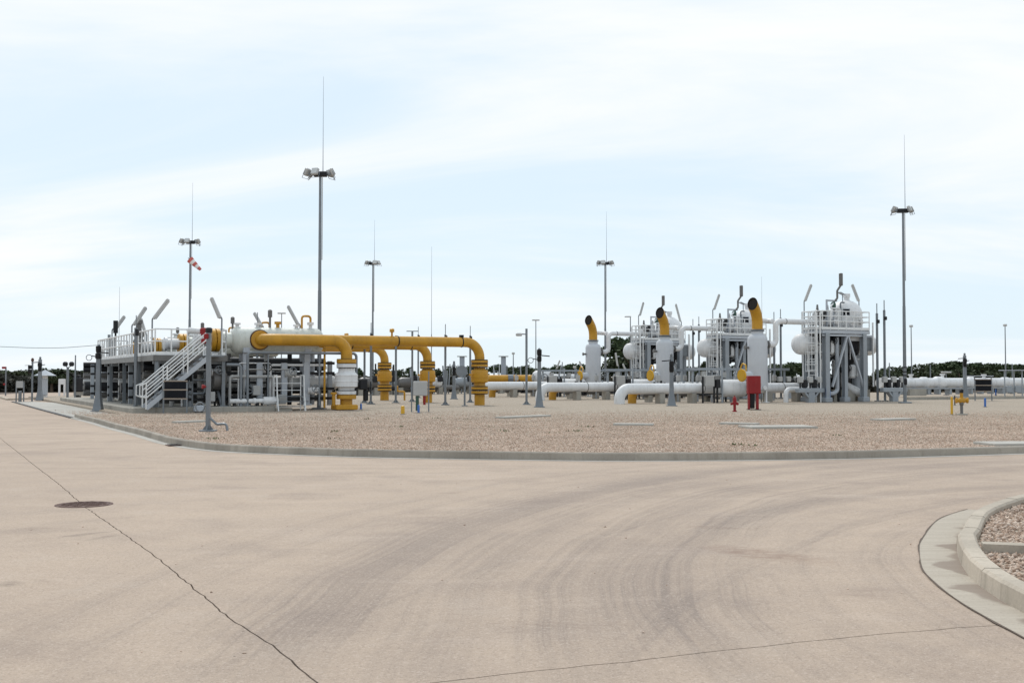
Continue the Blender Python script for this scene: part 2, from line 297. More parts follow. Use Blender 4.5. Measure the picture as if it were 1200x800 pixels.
# ------------------------------------------------------------------ mesh helpers
class MB:
    def __init__(s): s.v = []; s.f = []
    def add(s, vs, fs):
        o = len(s.v); s.v += [tuple(x) for x in vs]; s.f += [tuple(i + o for i in f) for f in fs]; return s
    def box(s, c, d, rot=None):
        cx, cy, cz = c; hx, hy, hz = d[0] / 2, d[1] / 2, d[2] / 2
        vs = [Vector((x, y, z)) for x in (-hx, hx) for y in (-hy, hy) for z in (-hz, hz)]
        if rot is not None: vs = [rot @ p for p in vs]
        vs = [p + Vector(c) for p in vs]
        return s.add(vs, [(0, 1, 3, 2), (4, 6, 7, 5), (0, 4, 5, 1), (2, 3, 7, 6), (0, 2, 6, 4), (1, 5, 7, 3)])
    def cbox(s, c, d, ch=0.02, rot=None):          # box with chamfered vertical and top edges
        hx, hy, hz = d[0] / 2, d[1] / 2, d[2] / 2
        def ring(ix, z): 
            a, e = hx - ix, hy - ix
            return [(-a + ch, -e, z), (a - ch, -e, z), (a, -e + ch, z), (a, e - ch, z), (a - ch, e, z), (-a + ch, e, z), (-a, e - ch, z), (-a, -e + ch, z)]
        vs = ring(ch, -hz) + ring(0, -hz + ch) + ring(0, hz - ch) + ring(ch, hz)
        vs = [Vector(p) for p in vs]
        if rot is not None: vs = [rot @ p for p in vs]
        vs = [p + Vector(c) for p in vs]
        fs = [tuple(range(7, -1, -1)), tuple(range(24, 32))]
        for k in range(3):
            for i in range(8):
                j = (i + 1) % 8; fs.append((k * 8 + i, k * 8 + j, k * 8 + 8 + j, k * 8 + 8 + i))
        return s.add(vs, fs)
    def bar(s, a, b, w, h=None):
        a, b = Vector(a), Vector(b); d = b - a; L = d.length
        if L < 1e-6: return s
        q_ = d.to_track_quat('X', 'Z').to_matrix()
        return s.box((a + b) / 2, (L, w, h or w), q_)
    def lathe(s, prof, p0=(0, 0, 0), ax=(0, 0, 1), n=20):
        p0, ax = Vector(p0), Vector(ax).normalized()
        q_ = ax.to_track_quat('Z', 'Y').to_matrix(); vs = []; fs = []
        for r, t_ in prof:
            for i in range(n):
                a = 2 * math.pi * i / n
                vs.append(p0 + q_ @ Vector((max(r, 1e-4) * math.cos(a), max(r, 1e-4) * math.sin(a), t_)))
        for k in range(len(prof) - 1):
            for i in range(n):
                j = (i + 1) % n; fs.append((k * n + i, k * n + j, (k + 1) * n + j, (k + 1) * n + i))
        fs.append(tuple(range(n - 1, -1, -1))); e = (len(prof) - 1) * n; fs.append(tuple(range(e, e + n)))
        return s.add(vs, fs)
    def cyl(s, a, b, r0, r1=None, n=12):
        a, b = Vector(a), Vector(b)
        return s.lathe([(r0, 0), (r0 if r1 is None else r1, (b - a).length)], a, b - a, n)
    def disc(s, c, ax, r, th, n=20):               # thick disc with eased rim
        e = min(th * 0.2, 0.012)
        return s.lathe([(r - e, -th / 2), (r, -th / 2 + e), (r, th / 2 - e), (r - e, th / 2)], c, ax, n)
    def tube(s, pts, r, n=12, radii=None):
        pts = [Vector(p) for p in pts]; vs = []; fs = []; ref = None
        for i, p in enumerate(pts):
            if i == 0: tg = pts[1] - p
            elif i == len(pts) - 1: tg = p - pts[-2]
            else: tg = (pts[i + 1] - p).normalized() + (p - pts[i - 1]).normalized()
            tg.normalize()
            if ref is None: ref = tg.orthogonal().normalized()
            ref = (ref - tg * ref.dot(tg)).normalized(); bn = tg.cross(ref)
            rr = radii[i] if radii else r
            for k in range(n):
                a = 2 * math.pi * k / n; vs.append(p + (ref * math.cos(a) + bn * math.sin(a)) * rr)
        for i in range(len(pts) - 1):
            for k in range(n):
                j = (k + 1) % n; fs.append((i * n + k, i * n + j, (i + 1) * n + j, (i + 1) * n + k))
        fs.append(tuple(range(n - 1, -1, -1))); e = (len(pts) - 1) * n; fs.append(tuple(range(e, e + n)))
        return s.add(vs, fs)
    def pipe(s, pts, r, bend, n=14, seg=7):
        return s.tube(fillet(pts, bend, seg), r, n)
    def build(s, name, mat, parent=None, smooth=35, loc=None):
        me = bpy.data.meshes.new(name); me.from_pydata(s.v, [], s.f); me.update()
        if smooth:
            me.polygons.foreach_set('use_smooth', [True] * len(me.polygons)); me.set_sharp_from_angle(angle=R(smooth))
        me.materials.append(M[mat] if isinstance(mat, str) else mat)
        o = bpy.data.objects.new(name, me); C.objects.link(o)
        if parent is not None: o.parent = parent
        if loc is not None: o.location = loc
        return o
def fillet(pts, bend, seg=7):
    pts = [Vector(p) for p in pts]; res = [pts[0]]
    for i in range(1, len(pts) - 1):
        a, p, b_ = pts[i - 1], pts[i], pts[i + 1]
        d1, d2 = (a - p), (b_ - p); l1, l2 = d1.length, d2.length; d1.normalize(); d2.normalize()
        ang = d1.angle(d2)
        t_ = min(bend / max(math.tan(ang / 2), 1e-3), l1 * 0.49 if i > 1 else l1 * 0.98, l2 * 0.49 if i < len(pts) - 2 else l2 * 0.98)
        r_ = t_ * math.tan(ang / 2); bis = (d1 + d2).normalized(); cc = p + bis * (r_ / math.sin(ang / 2))
        s0, s1 = p + d1 * t_ - cc, p + d2 * t_ - cc
        tot = s0.angle(s1); axis = s0.cross(s1).normalized()
        for k in range(seg + 1): res.append(cc + Matrix.Rotation(tot * k / seg, 3, axis) @ s0)
    res.append(pts[-1]); return res
def thing(name, label, cat, loc=(0, 0, 0), rotz=0.0, group=None):
    o = bpy.data.objects.new(name, None); C.objects.link(o); o.empty_display_size = 0.2
    o.location = loc; o.rotation_euler = (0, 0, rotz); tag(o, label, cat, group); return o
def tag(o, label, cat, group=None):
    o['label'] = label; o['category'] = cat
    if group: o['group'] = group
    return o
def struct(o, label=None):
    o['kind'] = 'structure'
    if label: o['label'] = label; 
    return o
KIDS = {}
def copy_tree(o, parent=None):
    c = o.copy(); C.objects.link(c); c.parent = parent
    for ch in list(o.children): copy_tree(ch, c)
    return c
def poly_sheet(name, pts, z, depth, mat):          # flat plate with vertical sides
    pts = [Vector((p[0], p[1], 0)) for p in pts]
    area = sum(pts[i].x * pts[(i + 1) % len(pts)].y - pts[(i + 1) % len(pts)].x * pts[i].y for i in range(len(pts)))
    if area < 0: pts.reverse()
    n = len(pts); mb = MB(); tris = tessellate_polygon([pts])
    vs = [(p.x, p.y, z) for p in pts] + [(p.x, p.y, z - depth) for p in pts]; fs = []
    for a, b_, c_ in tris:
        nrm = (pts[b_] - pts[a]).cross(pts[c_] - pts[a]).z
        fs.append((a, b_, c_) if nrm > 0 else (a, c_, b_))
    for i in range(n):
        j = (i + 1) % n; fs.append((i, i + n, j + n, j))
    mb.add(vs, fs); return mb.build(name, mat, smooth=0)
def catmull(pts, step):
    pts = [Vector(p) for p in pts]; out_ = []
    for i in range(len(pts) - 1):
        p0 = pts[max(i - 1, 0)]; p1 = pts[i]; p2 = pts[i + 1]; p3 = pts[min(i + 2, len(pts) - 1)]
        n = max(2, int((p2 - p1).length / step))
        for k in range(n):
            t_ = k / n
            out_.append(0.5 * ((2 * p1) + (p2 - p0) * t_ + (2 * p0 - 5 * p1 + 4 * p2 - p3) * t_ * t_ + (3 * p1 - p0 - 3 * p2 + p3) * t_ ** 3))
    out_.append(pts[-1]); return out_
def offset_line(pts, d):                           # to the left of travel for d > 0
    res = []
    for i, p in enumerate(pts):
        a = pts[max(i - 1, 0)]; b_ = pts[min(i + 1, len(pts) - 1)]; t_ = (b_ - a).normalized()
        res.append(p + Vector((-t_.y, t_.x, 0)) * d)
    return res
def resample(pts, length):
    L = [0.0]
    for i in range(1, len(pts)): L.append(L[-1] + (pts[i] - pts[i - 1]).length)
    res = []; s = 0.0; i = 0
    while s <= L[-1]:
        while i < len(pts) - 2 and L[i + 1] < s: i += 1
        f = (s - L[i]) / max(L[i + 1] - L[i], 1e-9); res.append(pts[i].lerp(pts[i + 1], f))
        s += length(res[-1]) if callable(length) else length
    return res

# ================================================================== SETTING
far = MB(); far.add([(-1500, -60, -0.06), (1500, -60, -0.06), (1500, 3000, -0.06), (-1500, 3000, -0.06)], [(0, 1, 2, 3)])
struct(far.build('terrain', 'terrain', smooth=0))
road = poly_sheet('road_bed', [(-90, -8), (40, -8), (60, 40), (-20, 60), (-52, 130), (-95, 130)], -0.014, 0.02, 'joint'); struct(road)
road.name = 'road'

# far kerb line, from left to right
kpx = [(87, 489.5), (110, 495), (130, 501), (160, 508.5), (180, 514.5), (200, 520), (230, 525), (267, 528.8), (333, 532), (400, 534.5), (467, 536.2), (533, 537.3), (600, 538.3), (700, 539.5), (800, 539.4), (900, 538.5), (1000, 537), (1100, 534.2), (1200, 531)]
kline = [G(x, y) for x, y in kpx]; ke_, kd_ = kline[-1].copy(), (kline[-1] - kline[-2]).normalized(); kline += [ke_ + kd_ * k for k in range(2, 42, 2)]
kfine = catmull(kline, 0.25)
def jitter_line(pts, step, amp):
    out_ = resample(pts, step)
    res = []
    for i, p in enumerate(out_):
        res.append(p + Vector((random.gauss(0, amp), random.gauss(0, amp), 0)))
    return res
cpx = [(40.4, 545), (68, 566), (100, 594), (140, 621.5), (178.5, 649), (208, 672.5), (238, 698), (272, 725.7), (314.6, 753), (370, 798), (392, 816)]
crack = [G(x, y) for x, y in cpx]
crack = [crack[0] + V * 75] + [crack[0] + V * 6] + crack
dn = (crack[-1] - crack[-2]).normalized(); crack.append(crack[-1] + dn * 8)
jpx = [(455, 806), (502, 800), (612.5, 787), (740, 774.5), (800, 767), (927.5, 753), (1055, 740.5), (1174, 732)]
joint = [G(x, y) for x, y in jpx]
inter = crack[-2]                                   # where the cross joint meets the long joint
joint = [inter] + joint + [joint[-1] + (joint[-1] - joint[-2]).normalized() * 6]
cj = [p for p in jitter_line(crack, 0.10, 0.0045)]
jj = [p for p in jitter_line(joint, 0.13, 0.006)]
def closest(poly, p): return min(range(len(poly)), key=lambda i: (poly[i] - p).length)
ic = closest(cj, inter); gap = 0.012
# (left of travel along crack = its right-hand side seen from above going down, so signs are set by test)
L_edge = offset_line(cj, -gap / 2); R_edge = offset_line(cj, gap / 2)
if L_edge[len(cj) // 2].x > R_edge[len(cj) // 2].x: L_edge, R_edge = R_edge, L_edge
jU = offset_line(jj, gap / 2); jD = offset_line(jj, -gap / 2)
slab = [poly_sheet('road_slab', L_edge + [Vector((-40, -8, 0)), Vector((-90, 20, 0)), Vector((-90, 128, 0))], 0.0, 0.012, 'road')]
slab.append(poly_sheet('road_slab', R_edge[:ic + 1] + jU[1:] + [Vector((38, 12, 0)), Vector((58, 40, 0)), Vector((-20, 58, 0)), Vector((-50, 128, 0))], 0.0, 0.012, 'road'))
slab.append(poly_sheet('road_slab', R_edge[ic + 1:] + [Vector((2, -8, 0)), Vector((38, -8, 0)), Vector((38, 11, 0))] + list(reversed(jD[1:])), 0.0, 0.012, 'road'))
for o in slab: o.parent = road

def kerb_run(name, pts, steps, width, height, kmat, side):
    """kerb of separate stones along pts (outer foot line); side=+1 puts the stone to the left of travel"""
    root = bpy.data.objects.new(name, None); C.objects.link(root); struct(root)
    nodes = resample(pts, steps)
    inner = offset_line(nodes, side * width)
    ch = 0.022
    for i in range(len(nodes) - 1):
        a, b_, c_, d_ = nodes[i], nodes[i + 1], inner[i + 1], inner[i]
        t_ = (b_ - a).normalized(); g = 0.0015
        n_ = (d_ - a).normalized(); n2 = (c_ - b_).normalized()
        dz = random.uniform(-0.004, 0.004); dn_ = random.uniform(-0.0018, 0.0018)
        base = (a + b_) / 2; base.z = 0
        def P_(q0, nn, o, z): return q0 + nn * (o + dn_) + Vector((0, 0, z)) - base
        a2, b2 = a + t_ * g, b_ - t_ * g
        pro = [(0.0, -0.02), (0.012, height - ch + dz), (0.012 + ch, height + dz), (width - ch, height + dz), (width, height - ch + dz), (width, -0.02)]
        vs = [P_(a2, n_, o, z) for o, z in pro] + [P_(b2, n2, o, z) for o, z in pro]
        k = len(pro); fs = [(j, j + 1, j + 1 + k, j + k) for j in range(k - 1)] + [tuple(range(k - 1, -1, -1)), tuple(range(k, 2 * k))]
        if side > 0: fs = [tuple(reversed(f)) for f in fs]
        MB().add(vs, fs).build('kerb_stone', kmat, root, smooth=0, loc=base)
    bed = MB(); ins = offset_line(nodes, side * 0.02); ins2 = offset_line(nodes, side * (width - 0.02))
    for i in range(len(nodes) - 1):                 # mortar behind the joints
        bed.add([ins[i] + Vector((0, 0, -0.02)), ins[i + 1] + Vector((0, 0, -0.02)), ins[i + 1] + Vector((0, 0, height - 0.03)), ins[i] + Vector((0, 0, height - 0.03)),
                 ins2[i] + Vector((0, 0, height - 0.03)), ins2[i + 1] + Vector((0, 0, height - 0.03))], [(0, 1, 2, 3), (3, 2, 5, 4)])
    bed.build('mortar', 'concrete', root, smooth=0)
    return root
def kstep(p): return 0.55 if -13 < p.x < -2.6 else 1.0
kerb_run('yard_kerb', kfine, kstep, 0.15, 0.15, 'kerb_yard', +1)
# thin gutter run of pale cement at the foot of the far kerb
gut = MB(); o2 = offset_line(kfine, -0.22)
for i in range(len(kfine) - 1):
    gut.add([kfine[i] + Vector((0, 0, .004)), o2[i] + Vector((0, 0, .004)), o2[i + 1] + Vector((0, 0, .004)), kfine[i + 1] + Vector((0, 0, .004))], [(0, 1, 2, 3)])
struct(gut.build('yard_gutter', 'concrete', smooth=0))

# gravel yard behind the kerb
yin_line = offset_line(kfine, 0.13)
O = Vector((-11.5, 48.6, 0))
def LV(u, v, z=0.0): return O + U * u + V * v + Vector((0, 0, z))
plA = LV(-5.1, -1.3)
yard_pts = [p for p in yin_line[::2]] + [Vector((85, 60, 0)), Vector((85, 80, 0)), Vector((70, 100, 0)), Vector((-20, 105, 0)), LV(-5.6, 42), LV(-5.6, -1.0)]
struct(poly_sheet('gravel_yard', yard_pts, GZ, 0.14, 'gravel_bed'))
# concrete apron beside the plant
ap = [G(x, y, 0.03) for x, y in ((16, 470.8), (50, 480.3), (86, 489.8), (130, 492), (178, 487))] + [LV(-5.0, -1.2), LV(-5.0, 22), LV(-6.5, 27)]
struct(poly_sheet('concrete_apron', ap, 0.03, 0.05, 'concrete'))
dark_edge = MB()
es = [G(x, y, 0.0) for x, y in ((16, 470.8), (50, 480.3), (86, 489.8))]
for i in range(2): dark_edge.bar(es[i] + Vector((-0.05, -0.05, 0.02)), es[i + 1] + Vector((-0.05, -0.05, 0.02)), 0.14, 0.05)
struct(dark_edge.build('apron_edge_channel', 'dark', smooth=0))

# near island on the right
ipx = [(1240, 741, 0.0), (1197.5, 717.5, 0.0), (1161.5, 697, 0.0), (1134.5, 674.8, 0.0), (1123, 654.5, 0.0), (1120.5, 640, 0.0), (1124, 620.8, .15), (1139, 598, .15), (1166, 586, .15), (1197.5, 578, .15)]
iline = [G(x, y, z) for x, y, z in ipx]
for p in iline: p.z = 0
iline = [iline[0] + (iline[0] - iline[1]).normalized() * 3] + iline + [iline[-1] + (iline[-1] - iline[-2]).normalized() * k for k in (1, 2, 3, 4, 5, 6, 7, 8)]
id_ = (iline[-1] - iline[-2]).normalized()
for k in range(20):
    a_ = math.atan2(id_.y, id_.x) * max(0.0, 1 - k / 8) + 0.16 * min(1.0, k / 8); iline.append(iline[-1] + Vector((math.cos(a_), math.sin(a_), 0)) * 1.1)
ifine = catmull(iline, 0.12)
kerb_run('island_kerb', ifine, 0.5, 0.17, 0.15, 'kerb', -1)
ii = offset_line(ifine, -0.15)
struct(poly_sheet('gravel_island', [p for p in ii] + [Vector((45, 8, 0)), Vector((22, 0, 0))], 0.07, 0.1, 'gravel_bed'))
gpx = [(1240, 770), (1184, 739), (1152.5, 722), (1119, 701.7), (1094, 681.5), (1080.5, 665.7), (1077, 643), (1080.5, 632), (1096, 611.7), (1114, 602.7), (1134.5, 596.8)]
gl = catmull([G(x, y) for x, y in gpx], 0.15)
gm = MB(); acr = []
def near_on(line, p): return line[closest(line, p)]
for p in gl:
    e = near_on(ifine, p) + (near_on(ifine, p) - p).normalized() * 0.03
    for k in range(5):
        gm.v.append(tuple(p.lerp(e, k / 4) + Vector((0, 0, 0.005)))); acr.append(k / 4)
for i in range(len(gl) - 1):
    for k in range(4): gm.f.append((i * 5 + k, i * 5 + k + 1, i * 5 + 6 + k, i * 5 + 5 + k))
go = gm.build('island_gutter', 'gutter', smooth=0); struct(go)
at_ = go.data.attributes.new('across', 'FLOAT', 'POINT'); at_.data.foreach_set('value', acr)
# dark seam round the gutter
sm = MB(); gl2 = [p_ + Vector((random.gauss(0, .004), random.gauss(0, .004), 0)) for p_ in offset_line(gl, 0.010)]; gl3 = offset_line(gl, -0.004)
for i in range(len(gl) - 1):
    sm.add([gl2[i] + Vector((0, 0, .0085)), gl3[i] + Vector((0, 0, .0085)), gl3[i + 1] + Vector((0, 0, .0085)), gl2[i + 1] + Vector((0, 0, .0085))], [(0, 1, 2, 3)])
struct(sm.build('gutter_seam', 'joint', smooth=0))
b0, b1 = G(1151, 642, .1), G(1290, 648, .1)
cb = MB().bar((0, 0, 0), b1 - b0, 0.16, 0.10).build('concrete_beam', 'kerb', smooth=0, loc=b0)
tag(cb, 'low concrete edging beam lying across the gravel of the near kerbed island', 'beam')

# loose stones
def stones(name, P2, z, smin, smax, mat):
    n = len(P2)
    base = np.array([(1, 0, 0), (-1, 0, 0), (0, 1, 0), (0, -1, 0), (0, 0, 1), (0, 0, -1)], float)
    tri = np.array([(0, 2, 4), (2, 1, 4), (1, 3, 4), (3, 0, 4), (2, 0, 5), (1, 2, 5), (3, 1, 5), (0, 3, 5)])
    s = rng.uniform(smin, smax, (n, 1)) * rng.uniform(0.6, 1.25, (n, 3)); s[:, 2] *= 0.65
    v = base[None] * s[:, None, :] * rng.uniform(0.7, 1.2, (n, 6, 1)) + rng.normal(0, 0.12, (n, 6, 3)) * s[:, None, :]
    a = rng.uniform(0, 2 * np.pi, n); ca, sa_ = np.cos(a), np.sin(a); tl = rng.normal(0, 0.5, n); ct, st_ = np.cos(tl), np.sin(tl)
    x, y, zz = v[..., 0], v[..., 1], v[..., 2]
    y, zz = y * ct[:, None] - zz * st_[:, None], y * st_[:, None] + zz * ct[:, None]
    v = np.stack([x * ca[:, None] - y * sa_[:, None] + P2[:, 0:1], x * sa_[:, None] + y * ca[:, None] + P2[:, 1:2], zz + z + s[:, 2:3] * 0.35], -1).reshape(-1, 3)
    f = (tri[None] + (np.arange(n) * 6)[:, None, None]).reshape(-1)
    me = bpy.data.meshes.new(name); me.vertices.add(len(v)); me.vertices.foreach_set('co', v.ravel())
    me.loops.add(len(f)); me.loops.foreach_set('vertex_index', f.astype(np.int32)); me.polygons.add(len(f) // 3)
    me.polygons.foreach_set('loop_start', np.arange(0, len(f), 3, dtype=np.int32)); me.polygons.foreach_set('loop_total', np.full(len(f) // 3, 3, dtype=np.int32))
    me.update(calc_edges=True); me.materials.append(M[mat]); o = bpy.data.objects.new(name, me); C.objects.link(o); o['kind'] = 'stuff'; return o
def inside(poly, p):
    x, y = p[:, 0], p[:, 1]; r = np.zeros(len(p), bool); n = len(poly)
    for i in range(n):
        x1, y1, x2, y2 = poly[i][0], poly[i][1], poly[(i + 1) % n][0], poly[(i + 1) % n][1]
        c_ = ((y1 > y) != (y2 > y)) & (x < (x2 - x1) * (y - y1) / (y2 - y1 + 1e-12) + x1); r ^= c_
    return r
yp = np.array([(p.x, p.y) for p in offset_line(kfine, 0.17)[::2]] + [(60, 60), (-24, 60), (-21, 50)])
cand = np.stack([rng.uniform(-24, 34, 700000), 20.5 + 30 * rng.beta(1.0, 2.6, 700000)], -1)
cand = cand[(np.abs(cand[:, 0]) < cand[:, 1] * 0.70 + 0.4)]
cand = cand[inside(yp, cand)][:270000]
gy = stones('yard_gravel', cand, GZ, 0.010, 0.024, 'stone'); gy['label'] = 'pale pinkish loose gravel covering the yard behind the long kerb'; gy['category'] = 'gravel'
ipoly = np.array([(p.x, p.y) for p in offset_line(ifine, -0.175)] + [(45, 8), (22, 0)])
cand = np.stack([rng.uniform(2.5, 13.5, 160000), rng.uniform(4, 19, 160000)], -1)
cand = cand[(cand[:, 0] < cand[:, 1] * 0.62 + 1.0)]; cand = cand[inside(ipoly, cand)][:60000]
gi = stones('island_gravel', cand, 0.07, 0.014, 0.034, 'stone_near'); gi['label'] = 'coarse brown gravel filling the near kerbed island'; gi['category'] = 'gravel'
# stray pebbles and debris on the road and yard
deb = np.array([[*(G(x, y)[:2])] for x, y in [(540, 690), (668, 703), (754, 741), (994, 690), (640, 693), (166, 764), (212, 763), (286, 765), (206, 661), (760, 548), (1168, 571)]] + [[rng.uniform(-6, 5), rng.uniform(6.5, 20)] for _ in range(70)])
dd = stones('road_grit', deb, 0.0, 0.006, 0.014, 'stone'); dd['label'] = 'tiny pebbles scattered over the concrete road'; dd['category'] = 'grit'

# weeds in the gravel
wd = MB()
for x, y in [(340, 508.5), (388, 506), (392, 505), (431, 491), (512, 490), (672, 505), (690, 500), (591, 505), (545, 491), (648, 507), (575, 500), (249, 514), (863, 521), (880, 522), (980, 510), (390, 514), (470, 500)]:
    c0 = G(x, y, GZ + 0.02)
    for k in range(random.choice([5, 9, 14])):
        a = random.uniform(0, 6.28); l = random.uniform(0.03, 0.09); w_ = 0.018
        p = c0 + Vector((random.gauss(0, 0.10), random.gauss(0, 0.06), 0)); d = Vector((math.cos(a) * l * 0.7, math.sin(a) * l * 0.7, l * 0.7)); s_ = Vector((-math.sin(a), math.cos(a), 0)) * w_
        wd.add([p - s_, p + s_, p + d], [(0, 1, 2)])
wo = wd.build('weeds', 'weed', smooth=0); wo['kind'] = 'stuff'; wo['label'] = 'sparse low weeds dotted through the gravel'; wo['category'] = 'weeds'

# flat concrete duct covers lying in the gravel
covers = [((205, 494), (240, 492.5), 0.35, 'long thin concrete duct cover left of the near bent lamp post'),
          ((586, 488.6), (640, 486.2), 0.5, 'thin concrete duct cover in the gravel below the tall grey detector post'),
          ((719, 496.2), (766, 496.6), 0.5, 'flat concrete cover strip in the gravel left of the red hydrant'),
          ((845, 495.0), (888, 496.0), 0.45, 'dark edged concrete cover strip just below the red hydrant'),
          ((872, 499.5), (950, 499.0), 1.1, 'broad pale concrete cover plate below the red hose cabinet'),
          ((1027, 491.0), (1066, 490.0), 0.6, 'small pale concrete cover plate in front of the right lighting mast'),
          ((1152, 519.0), (1230, 518.5), 0.9, 'concrete cover slab at the right end of the gravel close to the kerb')]
for a, b_, w_, lab in covers:
    p, p2 = G(*a, GZ + 0.05), G(*b_, GZ + 0.05)
    o = MB(); L = (p2 - p).length; n = max(1, int(L / 1.0))
    d = (p2 - p).normalized(); rz = math.atan2(d.y, d.x)
    root = thing('duct_cover', lab, 'cover', (p.x, p.y, GZ), rz, 'concrete duct covers in the gravel')
    for k in range(n): MB().cbox((L * (k + .5) / n, 0, 0.03), (L / n - 0.02, w_, 0.07), 0.012).build('cover_slab', 'concrete', root, smooth=0)

# manhole and drain
mc = G(98.5, 591)
mh = thing('manhole_cover', 'round rusty iron manhole cover set in the concrete road', 'manhole cover', (mc.x, mc.y, 0))
MB().lathe([(0.345, -0.01), (0.345, 0.006), (0.31, 0.006), (0.31, -0.01)], n=40).build('frame', 'iron', mh)
lid = MB().lathe([(0.30, -0.01), (0.30, 0.007), (0.29, 0.009)], n=40).build('lid', 'iron', mh)
rb_ = MB()
for i in range(-6, 7):
    for j in range(-6, 7):
        if math.hypot(i, j) < 6.2 and (i + j) % 2 == 0: rb_.box((i * .043, j * .043, 0.012), (0.034, 0.034, 0.006))
rb_.build('tread_studs', 'iron', lid, smooth=0)
dc = G(204, 522, 0.0)
dr = thing('kerb_drain', 'small dark drain grate at the foot of the curved kerb', 'drain', (dc.x, dc.y, 0.012), R(118))
MB().cbox((0, 0, 0), (0.5, 0.32, 0.016), 0.006).build('frame', 'iron', dr, smooth=0)
for k in range(6): MB().box((-0.19 + k * 0.076, 0, 0.012), (0.03, 0.24, 0.012)).build('bar', 'dark', dr, smooth=0)

# ================================================================== COMMON PIECES
def ladder(parent, p0, p1, side, w=0.45, name='ladder', cage=False):
    p0, p1, s_ = Vector(p0), Vector(p1), Vector(side).normalized() * w / 2
    mb = MB(); mb.bar(p0 - s_, p1 - s_, 0.075, 0.06); mb.bar(p0 + s_, p1 + s_, 0.075, 0.06)
    o = mb.build(name, 'rail', parent, smooth=0)
    n = int((p1 - p0).length / 0.3); rg = MB()
    for k in range(1, n): c_ = p0.lerp(p1, k / n); rg.cyl(c_ - s_, c_ + s_, 0.026, n=6)
    rg.build('rungs', 'rail', o); return o
def handrail(parent, pts, h=1.1, sp=1.0, name='handrail', mat='rail', rails=(1.1, 0.6), toe=True, r=0.033):
    pts = [Vector(p) for p in pts]; mb = MB()
    for i in range(len(pts) - 1):
        a, b_ = pts[i], pts[i + 1]; L = (b_ - a).length; n = max(1, round(L / sp))
        for k in range(n + 1):
            if k == n and i < len(pts) - 2: continue
            c_ = a.lerp(b_, k / n); mb.cyl(c_, c_ + Vector((0, 0, h)), r, n=6)
        for z in rails: mb.cyl(a + Vector((0, 0, z)), b_ + Vector((0, 0, z)), r, n=6)
        if toe: mb.bar(a + Vector((0, 0, 0.09)), b_ + Vector((0, 0, 0.09)), 0.015, 0.15)
    return mb.build(name, mat, parent)
def stair(parent, top, foot, side, w=0.9):
    top, foot = Vector(top), Vector(foot); s_ = Vector(side).normalized() * w / 2
    d = foot - top; n = max(3, round((top.z - foot.z) / 0.2))
    for q_ in (-1, 1): MB().bar(top + s_ * q_ - Vector((0, 0, .1)), foot + s_ * q_ - Vector((0, 0, .02)), 0.05, 0.18).build('stringer', 'vesselgrey', parent, smooth=0)
    hz = Vector((d.x, d.y, 0)).normalized(); rot = hz.to_track_quat('X', 'Z').to_matrix()
    for k in range(1, n):
        c_ = top.lerp(foot, k / n); MB().box((0, 0, 0), (0.26, w - 0.06, 0.035), rot).build('tread', 'galv', parent, smooth=0, loc=c_)
    for q_ in (-1, 1):
        mb = MB(); a, b_ = top + s_ * q_, foot + s_ * q_
        for k in range(4): c_ = a.lerp(b_, k / 3); mb.cyl(c_ - Vector((0, 0, .05)), c_ + Vector((0, 0, 1.0)), 0.03, n=6)
        for z in (1.0, 0.7, 0.4): mb.cyl(a + Vector((0, 0, z)), b_ + Vector((0, 0, z)), 0.03, n=6)
        e = b_ + hz * 0.25
        mb.tube([b_ + Vector((0, 0, 1.0)), e + Vector((0, 0, .9)), e + Vector((0, 0, .5)), b_ + Vector((0, 0, .4))], 0.028, 6)
        mb.build('handrail', 'rail', parent)
def bolts(mb, c, ax, r, n=12, l=0.05, br=0.018):
    ax = Vector(ax).normalized(); a = ax.orthogonal().normalized(); b_ = ax.cross(a)
    for k in range(n):
        t_ = 2 * math.pi * k / n; p = Vector(c) + (a * math.cos(t_) + b_ * math.sin(t_)) * r; mb.cyl(p - ax * l, p + ax * l, br, n=5)
def handwheel(parent, c, ax, r=0.22, mat='dark', name='handwheel'):
    ax = Vector(ax).normalized(); a = ax.orthogonal().normalized(); b_ = ax.cross(a); mb = MB(); c = Vector(c)
    ring = [c + (a * math.cos(2 * math.pi * k / 16) + b_ * math.sin(2 * math.pi * k / 16)) * r for k in range(17)]
    mb.tube(ring, 0.02, 6); 
    for k in range(3):
        t_ = 2 * math.pi * k / 3; mb.cyl(c, c + (a * math.cos(t_) + b_ * math.sin(t_)) * r, 0.014, n=5)
    mb.cyl(c - ax * 0.25, c, 0.025, n=6); return mb.build(name, mat, parent)

